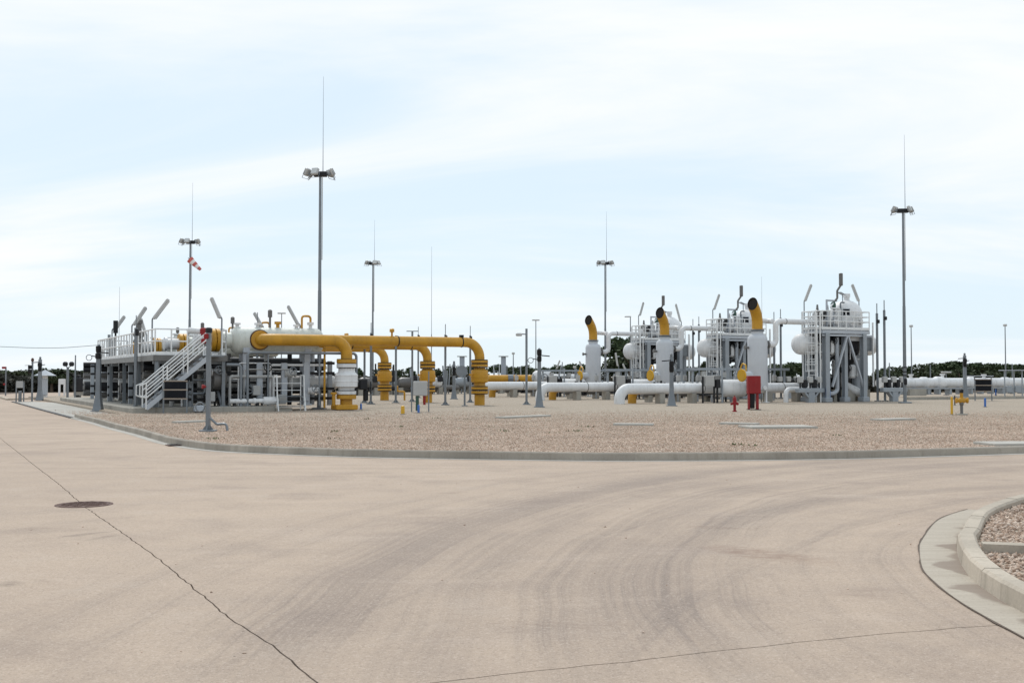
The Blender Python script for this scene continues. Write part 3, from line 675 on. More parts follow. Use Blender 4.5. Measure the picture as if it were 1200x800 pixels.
# ---- lighting masts
def mast(px, Z, ytop, yrod, label, arms, rot):
    base = AT(px, 460, Z); base.z = GZ; zt = AT(px, ytop, Z).z; zr = AT(px, yrod, Z).z
    t_ = thing('lighting_mast', label, 'mast', base, rot, 'tall lighting masts'); H = zt - GZ
    MB().cbox((0, 0, 0.03), (0.6, 0.6, 0.08), 0.02).build('base_plate', 'galv', t_, smooth=0)
    MB().lathe([(0.098, 0.05), (0.094, 2.0), (0.096, 2.01), (0.084, H * .5), (0.076, H * .5 + .01), (0.06, H - 0.1)], n=14).build('pole', 'galv', t_)
    for z in (1.55, 1.75, 2.0): MB().lathe([(0.115, z - .03), (0.115, z + .03)], n=14).build('clamp_band', 'dark', t_)
    MB().cbox((0.0, -0.15, 1.2), (0.16, 0.1, 0.35)).build('switch_box', 'dark', t_, smooth=0)
    MB().bar((0.10, 0, H - 4), (0.10, 0, H - 0.2), 0.045, 0.03).build('cable_conduit', 'box', t_, smooth=0)
    MB().cbox((0.0, 0, H - 0.05), (0.6, 0.32, 0.22), 0.02).build('head_frame', 'dark', t_, smooth=0)
    MB().tube([(0.12, 0, H), (0.12, 0, H + 1.4), (0.12, 0, zr - GZ)], 0.02, 6, [0.02, 0.013, 0.006]).build('lightning_rod', 'galv', t_)
    for ax, ay, yaw in arms:
        p = Vector((ax, ay, H + 0.02))
        MB().bar((ax * .3, ay * .3, H - 0.06), (ax, ay, H - 0.06), 0.05).build('arm', 'galv', t_, smooth=0)
        rm = Matrix.Rotation(R(yaw), 3, 'Z') @ Matrix.Rotation(R(-28), 3, 'Y')
        fl = MB().cbox(p, (0.14, 0.36, 0.36), 0.04, rm).build('floodlight', 'lamp', t_, smooth=0)
        MB().box(p + rm @ Vector((0.085, 0, 0)), (0.02, 0.30, 0.30), rm).build('lens', 'lens', fl, smooth=0)
        br_ = MB().tube([p + rm @ Vector((0, -.25, .0)), p + rm @ Vector((-.02, -.25, -.3)), p + rm @ Vector((-.02, .25, -.3)), p + rm @ Vector((0, .25, 0))], 0.014, 5)
        br_.build('bracket', 'galv', fl)
    return t_, H
A4 = [(-0.58, -0.12, 160), (-0.42, 0.2, 200), (0.55, -0.1, 15), (0.4, 0.25, -25), (-0.2, -0.25, 250)]
mast(374, 50.8, 203, 90, 'tallest lighting mast with floodlights, standing at the end of the yellow pipe bend', A4, 0)
m2, h2 = mast(221.5, 77, 283, 214, 'lighting mast carrying a red and white windsock, rising behind the white stair platform', A4, R(10))
mast(436.5, 90.5, 308, 258, 'distant lighting mast rising behind the yellow pipes', [(-0.5, -0.1, 170), (-0.35, .2, 200), (0.2, -.2, -80), (0.4, .2, -30)], R(-8))
mast(709.5, 90.5, 308, 248, 'distant lighting mast rising just right of the leftmost white silencer', A4, R(4))
mast(1060.5, 62.2, 246, 158, 'lighting mast at the right with two spread floodlight clusters, beside the white pipeline', [(-0.55, -.12, 165), (-.4, .18, 200), (.45, .1, 10), (.3, -.2, -30)], R(-4))
# windsock
wp = AT(222.5, 304, 77); ws = thing('windsock', 'small red and white striped windsock hanging from the left lighting mast', 'windsock', wp)
d = (AT(235, 316, 77) - wp)
for k in range(5):
    a, b_ = wp + d * (k / 5), wp + d * ((k + 1) / 5); r0 = 0.25 - 0.03 * k
    MB().lathe([(r0, 0), (r0 - .015, (b_ - a).length * .5), (r0 - 0.03, (b_ - a).length)], a - wp, b_ - a, 12).build('cloth_band', 'redcloth' if k % 2 == 0 else 'whitecloth', ws)
MB().tube([Vector((-0.12, 0, 0.1)), Vector((0, 0, 0))], 0.03, 6).build('swivel_arm', 'galv', ws)
# plain lightning rods
for px, Z, yt, lab in [(505.5, 95, 289, 'thin bare lightning rod mast behind the yellow pipe bend'), (893.5, 98, 324, 'thin bare lightning rod rising behind the rightmost silencer'), (138.8, 80, 336, 'thin bare lightning rod at the left end of the platform')]:
    b_ = AT(px, 460, Z); b_.z = GZ; H = AT(px, yt, Z).z - GZ
    t_ = thing('lightning_rod', lab, 'rod', b_)
    MB().tube([(0, 0, 0), (0, 0, H * .4), (0, 0, H * .41), (0, 0, H)], .05, 8, [0.05, 0.035, 0.02, 0.008]).build('rod', 'galv', t_)
    MB().cbox((0, 0, .04), (.4, .4, .1)).build('base_plate', 'galv', t_, smooth=0)

# ---- tube lamps on slim posts (platform lamps)
def tube_lamp(px, ybot, Z, a, b_, label, z0=None):
    p0 = AT(px, ybot, Z)
    if z0 is not None: p0.z = z0
    t_ = thing('platform_lamp', label, 'lamp', p0, 0, 'slanted tube lamps on slim posts')
    pa, pb = AT(*a, Z) - p0, AT(*b_, Z) - p0
    d = (pb - pa).normalized(); pole_top = Vector((0, 0, pa.z - 0.15))
    MB().tube(fillet([(0, 0, 0), (0, 0, pa.z), pa + d * 0.25], 0.15, 5), 0.034, 8).build('post', 'galv', t_)
    MB().lathe([(0.07, 0), (0.07, 0.03)], n=10).build('foot_plate', 'galv', t_)
    side = Vector((0, -1, 0)); nrm = d.cross(side).normalized()
    rot = Matrix((d, side, nrm)).transposed()
    c_ = (pa + pb) / 2; L = (pb - pa).length
    fx = MB().cbox(c_, (L, 0.17, 0.13), 0.03, rot).build('fixture', 'lamp', t_, smooth=0)
    MB().box(c_ - nrm * 0.075 * (1 if nrm.z > 0 else -1), (L * .9, 0.13, 0.03), rot).build('diffuser', 'lens', fx, smooth=0)
    return t_

# ================================================================== LEFT PLANT (frame O, u right-away, v away-left)
PZ = 0.33
pl = MB()
plinth = thing('concrete_plinth', 'low raised concrete plinth carrying the pipe and stair platform', 'plinth', LV(-5.1, -1.3), ANG)
MB().cbox((2.95, 0.35, PZ / 2 + 0.02), (5.9, 0.7, PZ - .04), 0.02).build('front_edge', 'plinth', plinth, smooth=0)
MB().cbox((2.95, 13.7, PZ / 2), (5.9, 26.0, PZ - .05), 0.02).build('slab', 'plinth', plinth, smooth=0)
step = MB().cbox((6.25, .1, 0.12), (0.7, .5, 0.24), 0.02).build('step_block', 'plinth', plinth, smooth=0)

DZ = 2.47
plat = thing('steel_platform', 'long white railed steel access platform with grey columns beside the vessels', 'platform', LV(-4.2, -0.9), ANG)
DW, DL = 3.0, 17.0
grid = MB(); grid.box((DW / 2, DL / 2, DZ - .03), (DW, DL, 0.05)); grid.build('deck_grating', 'dark', plat, smooth=0)
fas = MB()
for a, b_ in (((0, 0), (DW, 0)), ((0, 0), (0, DL)), ((DW, 0), (DW, DL)), ((0, DL), (DW, DL))): fas.bar((*a, DZ - .10), (*b_, DZ - .10), 0.07, 0.24)
fas.build('edge_beam', 'pipegrey', plat, smooth=0)
for k in range(8): MB().bar((0.05, 0.6 + k * 2.3, DZ - .25), (DW - .05, 0.6 + k * 2.3, DZ - .25), 0.10, 0.18).build('cross_beam', 'greysteel', plat, smooth=0)
for y_ in (0.15, 4.2, 8.4, 12.6, 16.8):
    for x_ in (0.12, DW - 0.12):
        c_ = MB().box((x_, y_, (PZ + DZ - .2) / 2), (0.03, 0.14, DZ - .2 - PZ))
        c_.box((x_, y_ - .07, (PZ + DZ - .2) / 2), (0.14, 0.016, DZ - .2 - PZ)).box((x_, y_ + .07, (PZ + DZ - .2) / 2), (0.14, 0.016, DZ - .2 - PZ)); c_.box((x_, y_, PZ + .02), (.32, .32, .04))
        c_.build('column', 'galv', plat, smooth=0)
handrail(plat, [(1.9 + .9, 0.04, DZ), (DW - .04, 0.04, DZ)], sp=.6)
handrail(plat, [(1.35, 0.04, DZ), (0.04, 0.04, DZ), (0.04, DL - .04, DZ), (1.6, DL - .04, DZ)], sp=.8)
handrail(plat, [(DW - .04, 0.04, DZ), (DW - .04, DL - .04, DZ)], sp=1.3)
for s_ in ((2.2, 1.0),): MB().bar((DW - .15, .18, PZ), (DW - .15, 2.6, DZ - .3), 0.09).build('brace', 'greysteel', plat, smooth=0)

st1 = thing('access_stair', 'steep white railed steel stair climbing the front of the near platform', 'stair', LV(-4.65, -1.35), ANG)
stair(st1, (2.45, 0, DZ), (0.0, 0, PZ), (0, 1, 0), 0.85)
MB().box((2.75, 0.0, DZ - .02), (0.7, 0.9, 0.05)).build('landing', 'galv', st1, smooth=0)
st2 = thing('access_stair', 'far white railed stair descending from the back end of the platform', 'stair', LV(-3.4, 16.15), ANG)
stair(st2, (0, 0, DZ), (0, 2.7, 0.05), (1, 0, 0), 0.85)

# --- white vessels with yellow end flanges
def vessel(first):
    t_ = thing('gas_vessel', '', 'vessel', LV(0, 0, 0), ANG, 'white horizontal gas vessels of the left plant')
    zc, r = 3.17, 0.59
    u0, u1 = -0.85, 3.33
    prof = [(0.05, 0)] + [(r * math.sin(R(a)), 0.30 * (1 - math.cos(R(a)))) for a in (20, 40, 60, 75, 90)]
    L = u1 - u0
    prof = [(r * .55, 0.0), (r * .8, .08), (r, .22), (r, 1.4), (r + .006, 1.405), (r + .006, 1.42), (r, 1.425), (r, 3.0), (r + .006, 3.005), (r + .006, 3.02), (r, 3.025)] + [(r * math.cos(R(a)), L - .3 + .3 * math.sin(R(a))) for a in (0, 20, 40, 60, 78, 90)]
    MB().lathe(prof, (u0, 0, zc), (1, 0, 0), 32).build('shell', 'tank', t_)
    for uu in (-.25, 2.5):
        s_ = MB().box((uu, 0, 1.55), (0.24, 0.75, 2.46)).box((uu, 0, PZ + .03), (.4, .9, .06)); s_.cbox((uu, 0, 2.78), (.3, 1.0, .3), .02)
        s_.build('saddle', 'vesselgrey', t_, smooth=0)
    fl = MB().disc((-1.62, 0, zc), (1, 0, 0), 0.50, 0.17, 28).disc((-1.42, 0, zc), (1, 0, 0), 0.50, 0.16, 28); bolts(fl, (-1.52, 0, zc), (1, 0, 0), .44, 16, .18)
    MB().cyl((-1.35, 0, zc), (-.8, 0, zc), .34, n=24).build('neck', 'tank', t_)
    fl.build('end_flange', 'yellow', t_)
    MB().lathe([(.26, 0), (.26, .55), (.33, .56), (.33, .68), (.2, .72)], (-1.7, 0, zc), (-1, 0, 0), 20).build('end_nozzle', 'white', t_)
    for uu, hh, mt in ((.35, .22, 'white'), (1.25, .3, 'yellow'), (2.1, .18, 'white'), (2.75, .3, 'white'), (-.55, .2, 'white')):
        MB().lathe([(.08, 0), (.08, hh * .6), (.15, hh * .62), (.15, hh)], (uu, 0, zc + r - .03), (0, 0, 1), 12).build('top_nozzle', mt, t_)
    MB().tube(fillet([(2.35, 0, zc + r), (2.35, 0, zc + r + .55), (2.75, 0, zc + r + .55), (2.75, 0, zc + r + .2)], .12, 4), .05, 8).build('vent_loop', 'yellow', t_)
    MB().lathe([(.05, 0), (.05, .45), (.1, .46), (.1, .75), (.04, .8)], (.9, 0, zc + r), (0, 0, 1), 10).build('relief_valve', 'pipegrey', t_)
    return t_
v0 = vessel(True)
labs = ['nearest white gas vessel, joined to the front yellow pipe', 'second white gas vessel, behind the nearest one, yellow flange left of it', 'third white gas vessel from the front behind the platform rails', 'farthest white gas vessel at the back of the platform']
v0['label'] = labs[0]
for k in (1, 2, 3):
    c_ = copy_tree(v0); c_.location = LV(0, 6.7 * k); c_['label'] = labs[k]

# --- yellow pipes with riser valves
PD = 0.255
def riser_parts(t_, x, y, zt, white=False, base=True):
    """local: riser axis at (x,y); zt = elbow lower end"""
    top = zt
    bm = 'white' if white else 'yellow'
    if not white:
        MB().lathe([(.27, 0.0), (.27, .62)], (x, y, GZ), n=24).build('riser', 'yellow', t_)
        def fl(z0, dz): MB().disc((x, y, z0), (0, 0, 1), .44, dz, 28).build('flange', 'yellow', t_)
        def gk(z0, dz=.06, r=.436): MB().disc((x, y, z0), (0, 0, 1), r, dz, 28).build('gasket', 'dark', t_)
        z = GZ + .58
        fl(z + .09, .13); gk(z + .20); fl(z + .30, .13); gk(z + .005, .04, .43); gk(z + .39, .05, .425)
        st_ = MB(); bolts(st_, (x, y, z + .2), (0, 0, 1), .40, 20, .2); st_.build('studs', 'dark', t_)
        MB().lathe([(.33, 0), (.30, .06), (.30, .17), (.44, .22), (.455, .26), (.455, .44), (.475, .45), (.475, .56), (.44, .57), (.44, .80), (.42, .84), (.31, .88), (.30, .95), (.31, .985)], (x, y, z + .40), n=28).build('valve_body', 'yellow', t_)
        z2 = z + 1.38
        gk(z2 - .0, .05, .425); fl(z2 + .10, .13); gk(z2 + .20); fl(z2 + .30, .13); gk(z2 + .39, .04, .43)
        st_ = MB(); bolts(st_, (x, y, z2 + .2), (0, 0, 1), .40, 20, .2); st_.build('studs', 'dark', t_)
        MB().cyl((x, y, z2 + .38), (x, y, zt), PD, n=24).build('upper_neck', 'yellow', t_)
        MB().lathe([(.03, 0), (.03, .15), (.055, .16), (.055, .24)], (x - .4, y - .1, z + 1.0), (-1, 0, 0), 10).build('bleed_nozzle', 'yellow', t_)
# front pipe from vessel side nozzle to the white valve
R0 = (4.08, -1.07)
p0 = thing('yellow_pipe', 'front yellow gas pipe bending down into the big white valve beside the tall mast', 'pipe', LV(*R0), ANG, 'yellow overhead gas pipes')
zc = 3.19
MB().pipe([(-4.08 + .3, 1.07 - .45, zc), (-4.08 + .3, 0.0, zc), (0, 0, zc), (0, 0, 2.35)], PD, .62, 24, 10).build('pipe', 'yellow', p0)
MB().disc((-4.08 + .3, 1.07 - .47, zc), (0, 1, 0), .40, .10, 28).disc((-4.08 + .3, 1.07 - .62, zc), (0, 1, 0), .40, .08, 28).build('nozzle_flange', 'yellow', p0)
MB().disc((-4.08 + .3, 1.07 - .565, zc), (0, 1, 0), .45, .06, 28).build('gasket', 'iron', p0)
def D(z, r, th, mt, nm): MB().disc((0, 0, z), (0, 0, 1), r, th, 30).build(nm, mt, p0)
D(2.28, .44, .17, 'yellow', 'flange'); D(2.375, .43, .02, 'dark', 'gasket'); D(2.18, .40, .03, 'dark', 'gasket'); D(2.08, .44, .16, 'white', 'flange'); D(1.985, .43, .03, 'dark', 'gasket')
MB().lathe([(.36, .0), (.36, .1), (.50, .16), (.50, .36), (.515, .37), (.515, .42), (.50, .43), (.50, .62), (.515, .63), (.515, .68), (.47, .72), (.36, .84), (.36, .98)], (0, 0, 0.99), n=32).build('valve_body', 'white', p0)
D(.965, .43, .03, 'dark', 'gasket'); D(.88, .44, .15, 'white', 'flange'); D(.795, .40, .03, 'dark', 'gasket'); D(.69, .44, .18, 'yellow', 'flange')
sb_ = MB(); bolts(sb_, (0, 0, 2.18), (0, 0, 1), .40, 20, .2); bolts(sb_, (0, 0, .79), (0, 0, 1), .40, 20, .2); sb_.build('studs', 'dark', p0)
MB().cyl((0, 0, .20), (0, 0, .62), .27, n=24).build('riser', 'yellow', p0)
MB().cbox((-.12, -.1, GZ + .13), (1.0, .8, .22), .03).build('base_skirt', 'yellow', p0, smooth=0)
MB().pipe([(-.95, .2, .2), (-.95, .2, 2.9), (-1.2, .2, 2.95)], .05, .1, 8).build('bypass_pipe', 'yellow', p0)
MB().lathe([(.08, 0), (.08, .5), (.14, .52), (.14, .6)], (-.62, -.1, .3), n=12).build('bypass_valve', 'yellow', p0)
gb = MB().cbox((.78, .05, 1.25), (.36, .4, .5), .04).cyl((.45, .05, 1.25), (.8, .05, 1.25), .14, n=14); gb.build('gearbox', 'dark', p0)
handwheel(p0, (1.12, -.1, 1.1), (1, -.3, 0), .3)
MB().cbox((.95, .1, .75), (.2, .2, .5), .03).build('actuator', 'dark', p0, smooth=0)
for c_, ax_ in (((-.62, 0, zc), (1, 0, 0)), ((0, 0, zc - .62), (0, 0, 1)), ((-2.4, 0, zc), (1, 0, 0))): MB().disc(c_, ax_, PD + .007, .022, 24).build('weld_seam', 'yellow', p0)
# three more behind
for (uu, vv), lab, k in (((13.0, 3.55), 'long yellow gas pipe with the rightmost banded riser, nearest of the three', 1), ((13.0, 10.3), 'middle yellow gas pipe whose riser stands behind the grey junction box', 2), ((13.0, 17.0), 'farthest yellow gas pipe with the leftmost banded riser', 3)):
    t_ = thing('yellow_pipe', lab, 'pipe', LV(uu, vv), ANG, 'yellow overhead gas pipes'); zc = 3.37
    ve = 6.7 * k - vv
    MB().pipe([(-uu + 2.0, ve - .4, zc - .2), (-uu + 2.0, 0, zc - .1), (-uu + 3.6, 0, zc), (0, 0, zc), (0, 0, zc - 1.05)], PD, .8, 24, 10).build('pipe', 'yellow', t_)
    riser_parts(t_, 0, 0, zc - .95)
    for c_, ax_ in (((-.8, 0, zc), (1, 0, 0)), ((0, 0, zc - .8), (0, 0, 1)), ((-2.7, 0, zc), (1, 0, 0)), ((-6.8, 0, zc), (1, 0, 0))): MB().disc(c_, ax_, PD + .007, .022, 24).build('weld_seam', 'yellow', t_)
    for ux in (-1.05, -4.6): MB().disc((ux, 0, zc), (1, 0, 0), PD + .018, .06, 24).build('pipe_band', 'dark', t_)
    MB().lathe([(.05, 0), (.05, .2), (.12, .22), (.12, .36), (.05, .4)], (-4.9, 0, zc + PD - .02), n=12).build('vent_nozzle', 'yellow', t_)
    sp = MB().box((-1.05, 0, zc + PD + .06), (.18, .2, .12)); sp.build('clamp', 'dark', t_, smooth=0)

# --- pipework under the vessels
def skid(k):
    t_ = thing('pipe_skid', '', 'pipework', LV(-0.6, 6.7 * k + .2), ANG, 'grey pipework skids under the vessels')
    rr = random.Random(40 + k)
    MB().lathe([(.33, 0), (.33, 1.4), (.37, 1.41), (.37, 1.55), (.33, 1.56), (.33, 3.2), (.4, 3.21), (.4, 3.36), (.33, 3.37), (.33, 5.4), (.2, 5.6)], (-.8, .25, 1.30), (1, 0, 0), 24).build('header_pipe', 'lamp', t_)
    MB().cyl((-3.6, .9, 1.05), (4.6, .9, 1.05), .24, n=18).build('header_pipe', 'dark', t_)  # dark colour here and below imitates shadow under the vessels on grey pipes
    for x in (.95, 2.05, 3.05):
        MB().cbox((x, -.55, 1.35), (.26, .16, 1.7), .02).build('stanchion', 'vesselgrey', t_, smooth=0)
    for x in (-.2, 1.5, 2.55, 3.6, -1.4, -2.6):
        MB().cyl((x, .3, PZ), (x, .3, 2.6), .10 + .05 * rr.random(), n=12).build('drop_pipe', rr.choice(['pipegrey', 'lamp', 'dark', 'vesselgrey']), t_)
    for x in (-2.2, -.9, .4, 1.25, 2.3, 3.35):
        z = rr.uniform(.75, 2.05); y = rr.uniform(-.7, -.3)
        b_ = MB().lathe([(.16, 0), (.16, .05), (.1, .07), (.17, .18), (.17, .32), (.1, .43), (.16, .45), (.16, .5)], (x - .25, y, z), (1, 0, 0), 14).build('valve', rr.choice(['dark', 'lamp', 'white', 'dark']), t_)
        handwheel(b_, (x, y - .45, z + .1), (0, -1, .2), .17, rr.choice(['dark', 'galv', 'dark']))
    for j in range(14):
        z = rr.uniform(.6, 2.25); x0 = rr.uniform(-3, 1.5); y = rr.uniform(-.75, .2)
        x1 = x0 + rr.uniform(.8, 2.6); zz = rr.uniform(.4, 2.3)
        MB().pipe([(x0, y, PZ), (x0, y, z), (x1, y, z), (x1, y, zz)], rr.uniform(.03, .07), .12, 8, 4).build('small_pipe', rr.choice(['pipegrey', 'white', 'galv', 'lamp', 'dark']), t_)
    for z in (.6, .95, 1.3, 1.65, 2.0, 2.3): MB().cyl((-3.6, 1.5, z), (4.6, 1.5, z), .15, n=12).build('backdrop_pipe', ('pipegrey', 'lamp', 'dark', 'vesselgrey', 'pipegrey', 'dark')[round(z * 10) % 6], t_)  # pipe bank added to close the view and give a darker background
    for z in (.62, 1.05, 1.75, 2.2): MB().bar((-3.4, -.15, z), (4.5, -.15, z), .09, .12).build('support_beam', 'dark', t_, smooth=0)
    for x in (-3.3, -1.9, .55, 4.3): MB().box((x, -.1, 1.3), (.18, .18, 2.0)).build('support_post', 'greysteel' if x != .55 else 'dark', t_, smooth=0)
    for x, z in ((-1.2, .75), (.75, 1.0), (1.9, .6)): MB().cbox((x, -.8, z), (.34, .2, .42), .02).build('instrument_box', 'box', t_, smooth=0)
    return t_
sl = ['tangle of grey pipes, valves and posts beneath the nearest white vessel', 'grey pipework under the second vessel, seen through the platform legs', 'dark pipework under the third vessel behind the platform', 'dark pipework under the farthest vessel at the back of the platform']
for k in range(4): skid(k)['label'] = sl[k]
# low insulated pipes in the front at plinth level, and the loop pipes
fp = thing('drain_pipe', 'pale insulated pipe lying low on the plinth in front of the pipe skid', 'pipe', LV(-1.1, -1.0), ANG)
MB().lathe([(.10, 0), (.10, 1.0), (.13, 1.02), (.13, 1.12), (.10, 1.14), (.10, 1.45)], (0, 0, .55), (1, 0, 0), 14).build('pipe', 'white', fp)
MB().lathe([(.18, 0), (.18, .62), (.1, .66)], (1.45, 0, .55), (1, 0, 0), 16).build('insulated_end', 'white', fp)
for x in (.2, 1.2): MB().box((x, 0, .40), (.1, .2, .14)).build('support', 'dark', fp, smooth=0)
lp = thing('loop_pipe', 'thin pale pipe loop running level below the front yellow pipe', 'pipe', LV(-.35, -1.05), ANG)
MB().pipe([(0, 0, PZ), (0, 0, 2.63), (4.9, 0, 2.63), (4.9, 0, 1.2)], .06, .16, 10).build('pipe', 'galv', lp)
for x in (.9, 3.2): MB().cyl((x, .05, PZ), (x, .05, 2.6), .035, n=8).build('support', 'galv', lp)
lp2 = thing('loop_pipe', 'short bent pale pipe below the near end of the platform rail', 'pipe', LV(-1.25, -1.02), ANG)
MB().pipe([(0, 0, 2.1), (.62, 0, 2.1), (.62, 0, PZ)], .065, .16, 10).build('pipe', 'galv', lp2)
MB().lathe([(.3, 0), (.42, .02), (.42, .5), (.3, .6)], (-.45, .7, 1.45), (1, 0, 0), 20).build('flanged_end', 'pipegrey', lp2)
# small crossover steps with white rails
co = thing('crossover_steps', 'small white railed crossover steps in front of the pipe skid', 'steps', LV(.85, -1.35), ANG)
for x in (0, 1.2):
    mb = MB()
    for y in (-.05, .5): mb.cyl((x, y, GZ), (x, y + (.0 if y > 0 else .12), 1.65), .022, n=6)
    mb.tube([(x, -.25, GZ), (x, -.02, .95), (x, .05, 1.65), (x, .5, 1.65)], .028, 6)
    for z in (.7, 1.2): mb.cyl((x, 0, z), (x, .5, z), .018, n=6)
    mb.build('handrail', 'rail', co)
for z, y in ((.3, -.1), (.52, .08), (.74, .28)): MB().box((.6, y, z), (1.2, .24, .03)).build('tread', 'galv', co, smooth=0)
for z in (1.0, 1.3): MB().cyl((0, .5, z), (1.2, .5, z), .018, n=6).build('cross_rail', 'rail', co)

# red valve actuator above the stair + red siren
ra_ = thing('red_actuator', 'small red valve actuator above the platform rail near the stair head', 'actuator', AT(239, 392, 46.8))
MB().cbox((0, 0, 0.12), (.30, .25, .34), .05).build('housing', 'red', ra_, smooth=0)
MB().cyl((0, 0, -.45), (0, 0, 0), .05, n=10).build('stem', 'galv', ra_)
MB().lathe([(.13, 0), (.13, .5), (.06, .6)], (-.15, 0.1, .14), (-1, 0, .1), 14).build('air_cylinder', 'white', ra_)
MB().cbox((.02, -.1, -.28), (.2, .16, .22), .04).build('junction_box', 'red', ra_, smooth=0)

# instrument panels: two dark panels in a frame on legs
def instrument_panel(base, rz, label, w=1.0, canopy=True):
    t_ = thing('display_stand', label, 'stand', base, rz, 'dark two-row instrument panels on legs')
    for x in (-w / 2, w / 2): MB().box((x, 0, .62), (.06, .06, 1.24)).build('leg', 'galv', t_, smooth=0)
    MB().box((0, 0.03, .95), (w, .04, .74)).build('back_frame', 'tan', t_, smooth=0)
    for z in (1.13, .77): MB().cbox((0, -.01, z), (w - .06, .06, .29), .012).build('dark_panel', 'panel', t_, smooth=0)
    for z in (1.31, .95, .58): MB().box((0, -.02, z), (w + .04, .05, .045)).build('frame_bar', 'tan', t_, smooth=0)
    if canopy:
        MB().box((-.15, .1, 1.52), (1.35, .8, .05)).build('sunshade', 'vesselgrey', t_, smooth=0)
        for x in (-w / 2, w / 2): MB().box((x, .06, 1.38), (.05, .05, .26)).build('shade_post', 'galv', t_, smooth=0)
    return t_
instrument_panel(LV(-3.55, -2.0) + Vector((0, 0, GZ)), R(8), 'dark two-row instrument panel on legs under the white stair', .92, False).location.z = GZ
pp = G(1152.5, 469.5, GZ); instrument_panel(pp, R(-4), 'dark two-row instrument panel with flat sunshade in front of the right pipeline', 1.0)

# ================================================================== RIGHT PLANT: three rows
S = [Vector((14.1, 63.7, 0)), Vector((10.0, 72.6, 0)), Vector((6.0, 82.0, 0))]
rows = ['nearest', 'middle', 'farthest']
ROW = []
def row_thing(name, cat, group, labels, off=(0, 0)):
    t_ = thing(name, labels[0], cat, S[0] + U * off[0] + V * off[1], ANG, group); ROW.append((t_, labels, off)); return t_
# silencer
s = row_thing('vent_silencer', 'silencer', 'white vent silencers with yellow outlets', ['rightmost and largest white vent silencer with yellow outlet, behind the red hose cabinet', 'middle white vent silencer with yellow black-mouthed outlet', 'leftmost and smallest white vent silencer with yellow outlet'])
MB().lathe([(.40, .78), (.53, .84), (.565, .95), (.565, 3.72), (.55, 3.83), (.47, 3.95), (.34, 4.0), (.34, 4.18)], n=36).build('body', 'silencer', s)
MB().disc((0, 0, 4.2), (0, 0, 1), .40, .05, 28).disc((0, 0, 4.27), (0, 0, 1), .40, .05, 28).build('neck_flange', 'galv', s)
for k in range(3):
    a = R(90 + 120 * k + 15); l = MB().bar((.50 * math.cos(a), .5 * math.sin(a), GZ), (.50 * math.cos(a), .5 * math.sin(a), 1.15), .14, .10)
    l.box((.5 * math.cos(a), .5 * math.sin(a), GZ + .02), (.3, .3, .04)); l.build('leg', 'white', s, smooth=0)
# yellow outlet: tube bending towards the viewer's left, cut upright
def outlet(parent):
    r = .31; W = (Matrix.Rotation(-ANG, 3, 'Z') @ Vector((-.60, -.80, 0))).normalized()   # mouth direction in local frame
    n = 26; vs = []; fs = []; rings = []
    cen = Vector((0, 0, 4.28)); side = W.cross(Vector((0, 0, 1))).normalized()
    path = [(0.0, 0.0), (.0, .35)]; bend = 1.15
    for k in range(1, 7): a = R(7.5 * k); path.append((bend * (1 - math.cos(a)), .35 + bend * math.sin(a)))
    tang = [R(0), R(0)] + [R(7.5 * k) for k in range(1, 7)]
    for (f_, z), a in zip(path, tang):
        c_ = cen + W * f_ + Vector((0, 0, z)); tdir = W * math.sin(a) + Vector((0, 0, math.cos(a))); up = tdir.cross(side)
        rings.append([c_ + (side * math.cos(2 * math.pi * i / n) + up * math.sin(2 * math.pi * i / n)) * r for i in range(n)]); last = (c_, tdir)
    c_, tdir = last; mc_ = c_ + tdir * .42; nrm = (W * .98 + Vector((0, 0, .18))).normalized()
    rings.append([p + tdir * ((mc_ - p).dot(nrm) / tdir.dot(nrm)) for p in rings[-1]])
    for rg in rings: vs += rg
    for k in range(len(rings) - 1):
        for i in range(n): j = (i + 1) % n; fs.append((k * n + i, k * n + j, (k + 1) * n + j, (k + 1) * n + i))
    o = MB().add(vs, fs).build('outlet_pipe', 'yellow', parent)
    inn = MB(); e = [mc_ + (p - mc_) * .97 for p in rings[-1]]; d2 = [p - tdir * .10 for p in e]
    inn.add(rings[-1] + e + d2 + [mc_ - tdir * .10], [(i, (i + 1) % n, n + (i + 1) % n, n + i) for i in range(n)] + [(n + i, n + (i + 1) % n, 2 * n + (i + 1) % n, 2 * n + i) for i in range(n)] + [(2 * n + i, 2 * n + (i + 1) % n, 3 * n) for i in range(n)])
    inn.build('dark_mouth', 'vent', o)  # cap inside the pipe, coloured as its shaded interior
outlet(s)
nz = MB().lathe([(.24, .5), (.24, 1.0), (.33, 1.01), (.33, 1.09)], (0, 0, 1.66), (-1, 0, 0), 24).build('manway_neck', 'silencer', s)
cv = MB().disc((-1.16, 0, 1.66), (-1, 0, 0), .36, .10, 28); bolts(cv, (-1.17, 0, 1.66), (1, 0, 0), .30, 16, .07); cv.build('manway_cover', 'yelbright', s)
MB().tube(fillet([(-1.02, -.2, 1.85), (-1.02, -.2, 2.25), (-1.0, .12, 2.35), (-.95, .35, 2.1), (-.95, .3, 1.75)], .12, 4), .04, 8).build('davit_arm', 'yelbright', s)
MB().lathe([(.07, .5), (.07, .75), (.12, .76), (.12, .82)], (0, 0, 3.25), (-1, .2, 0), 12).build('side_nozzle', 'pipegrey', s)
MB().lathe([(.05, 0), (.12, .02), (.12, .10)], (0, -.56, .95), (0, -1, 0), 12).build('drain_boss', 'white', s)
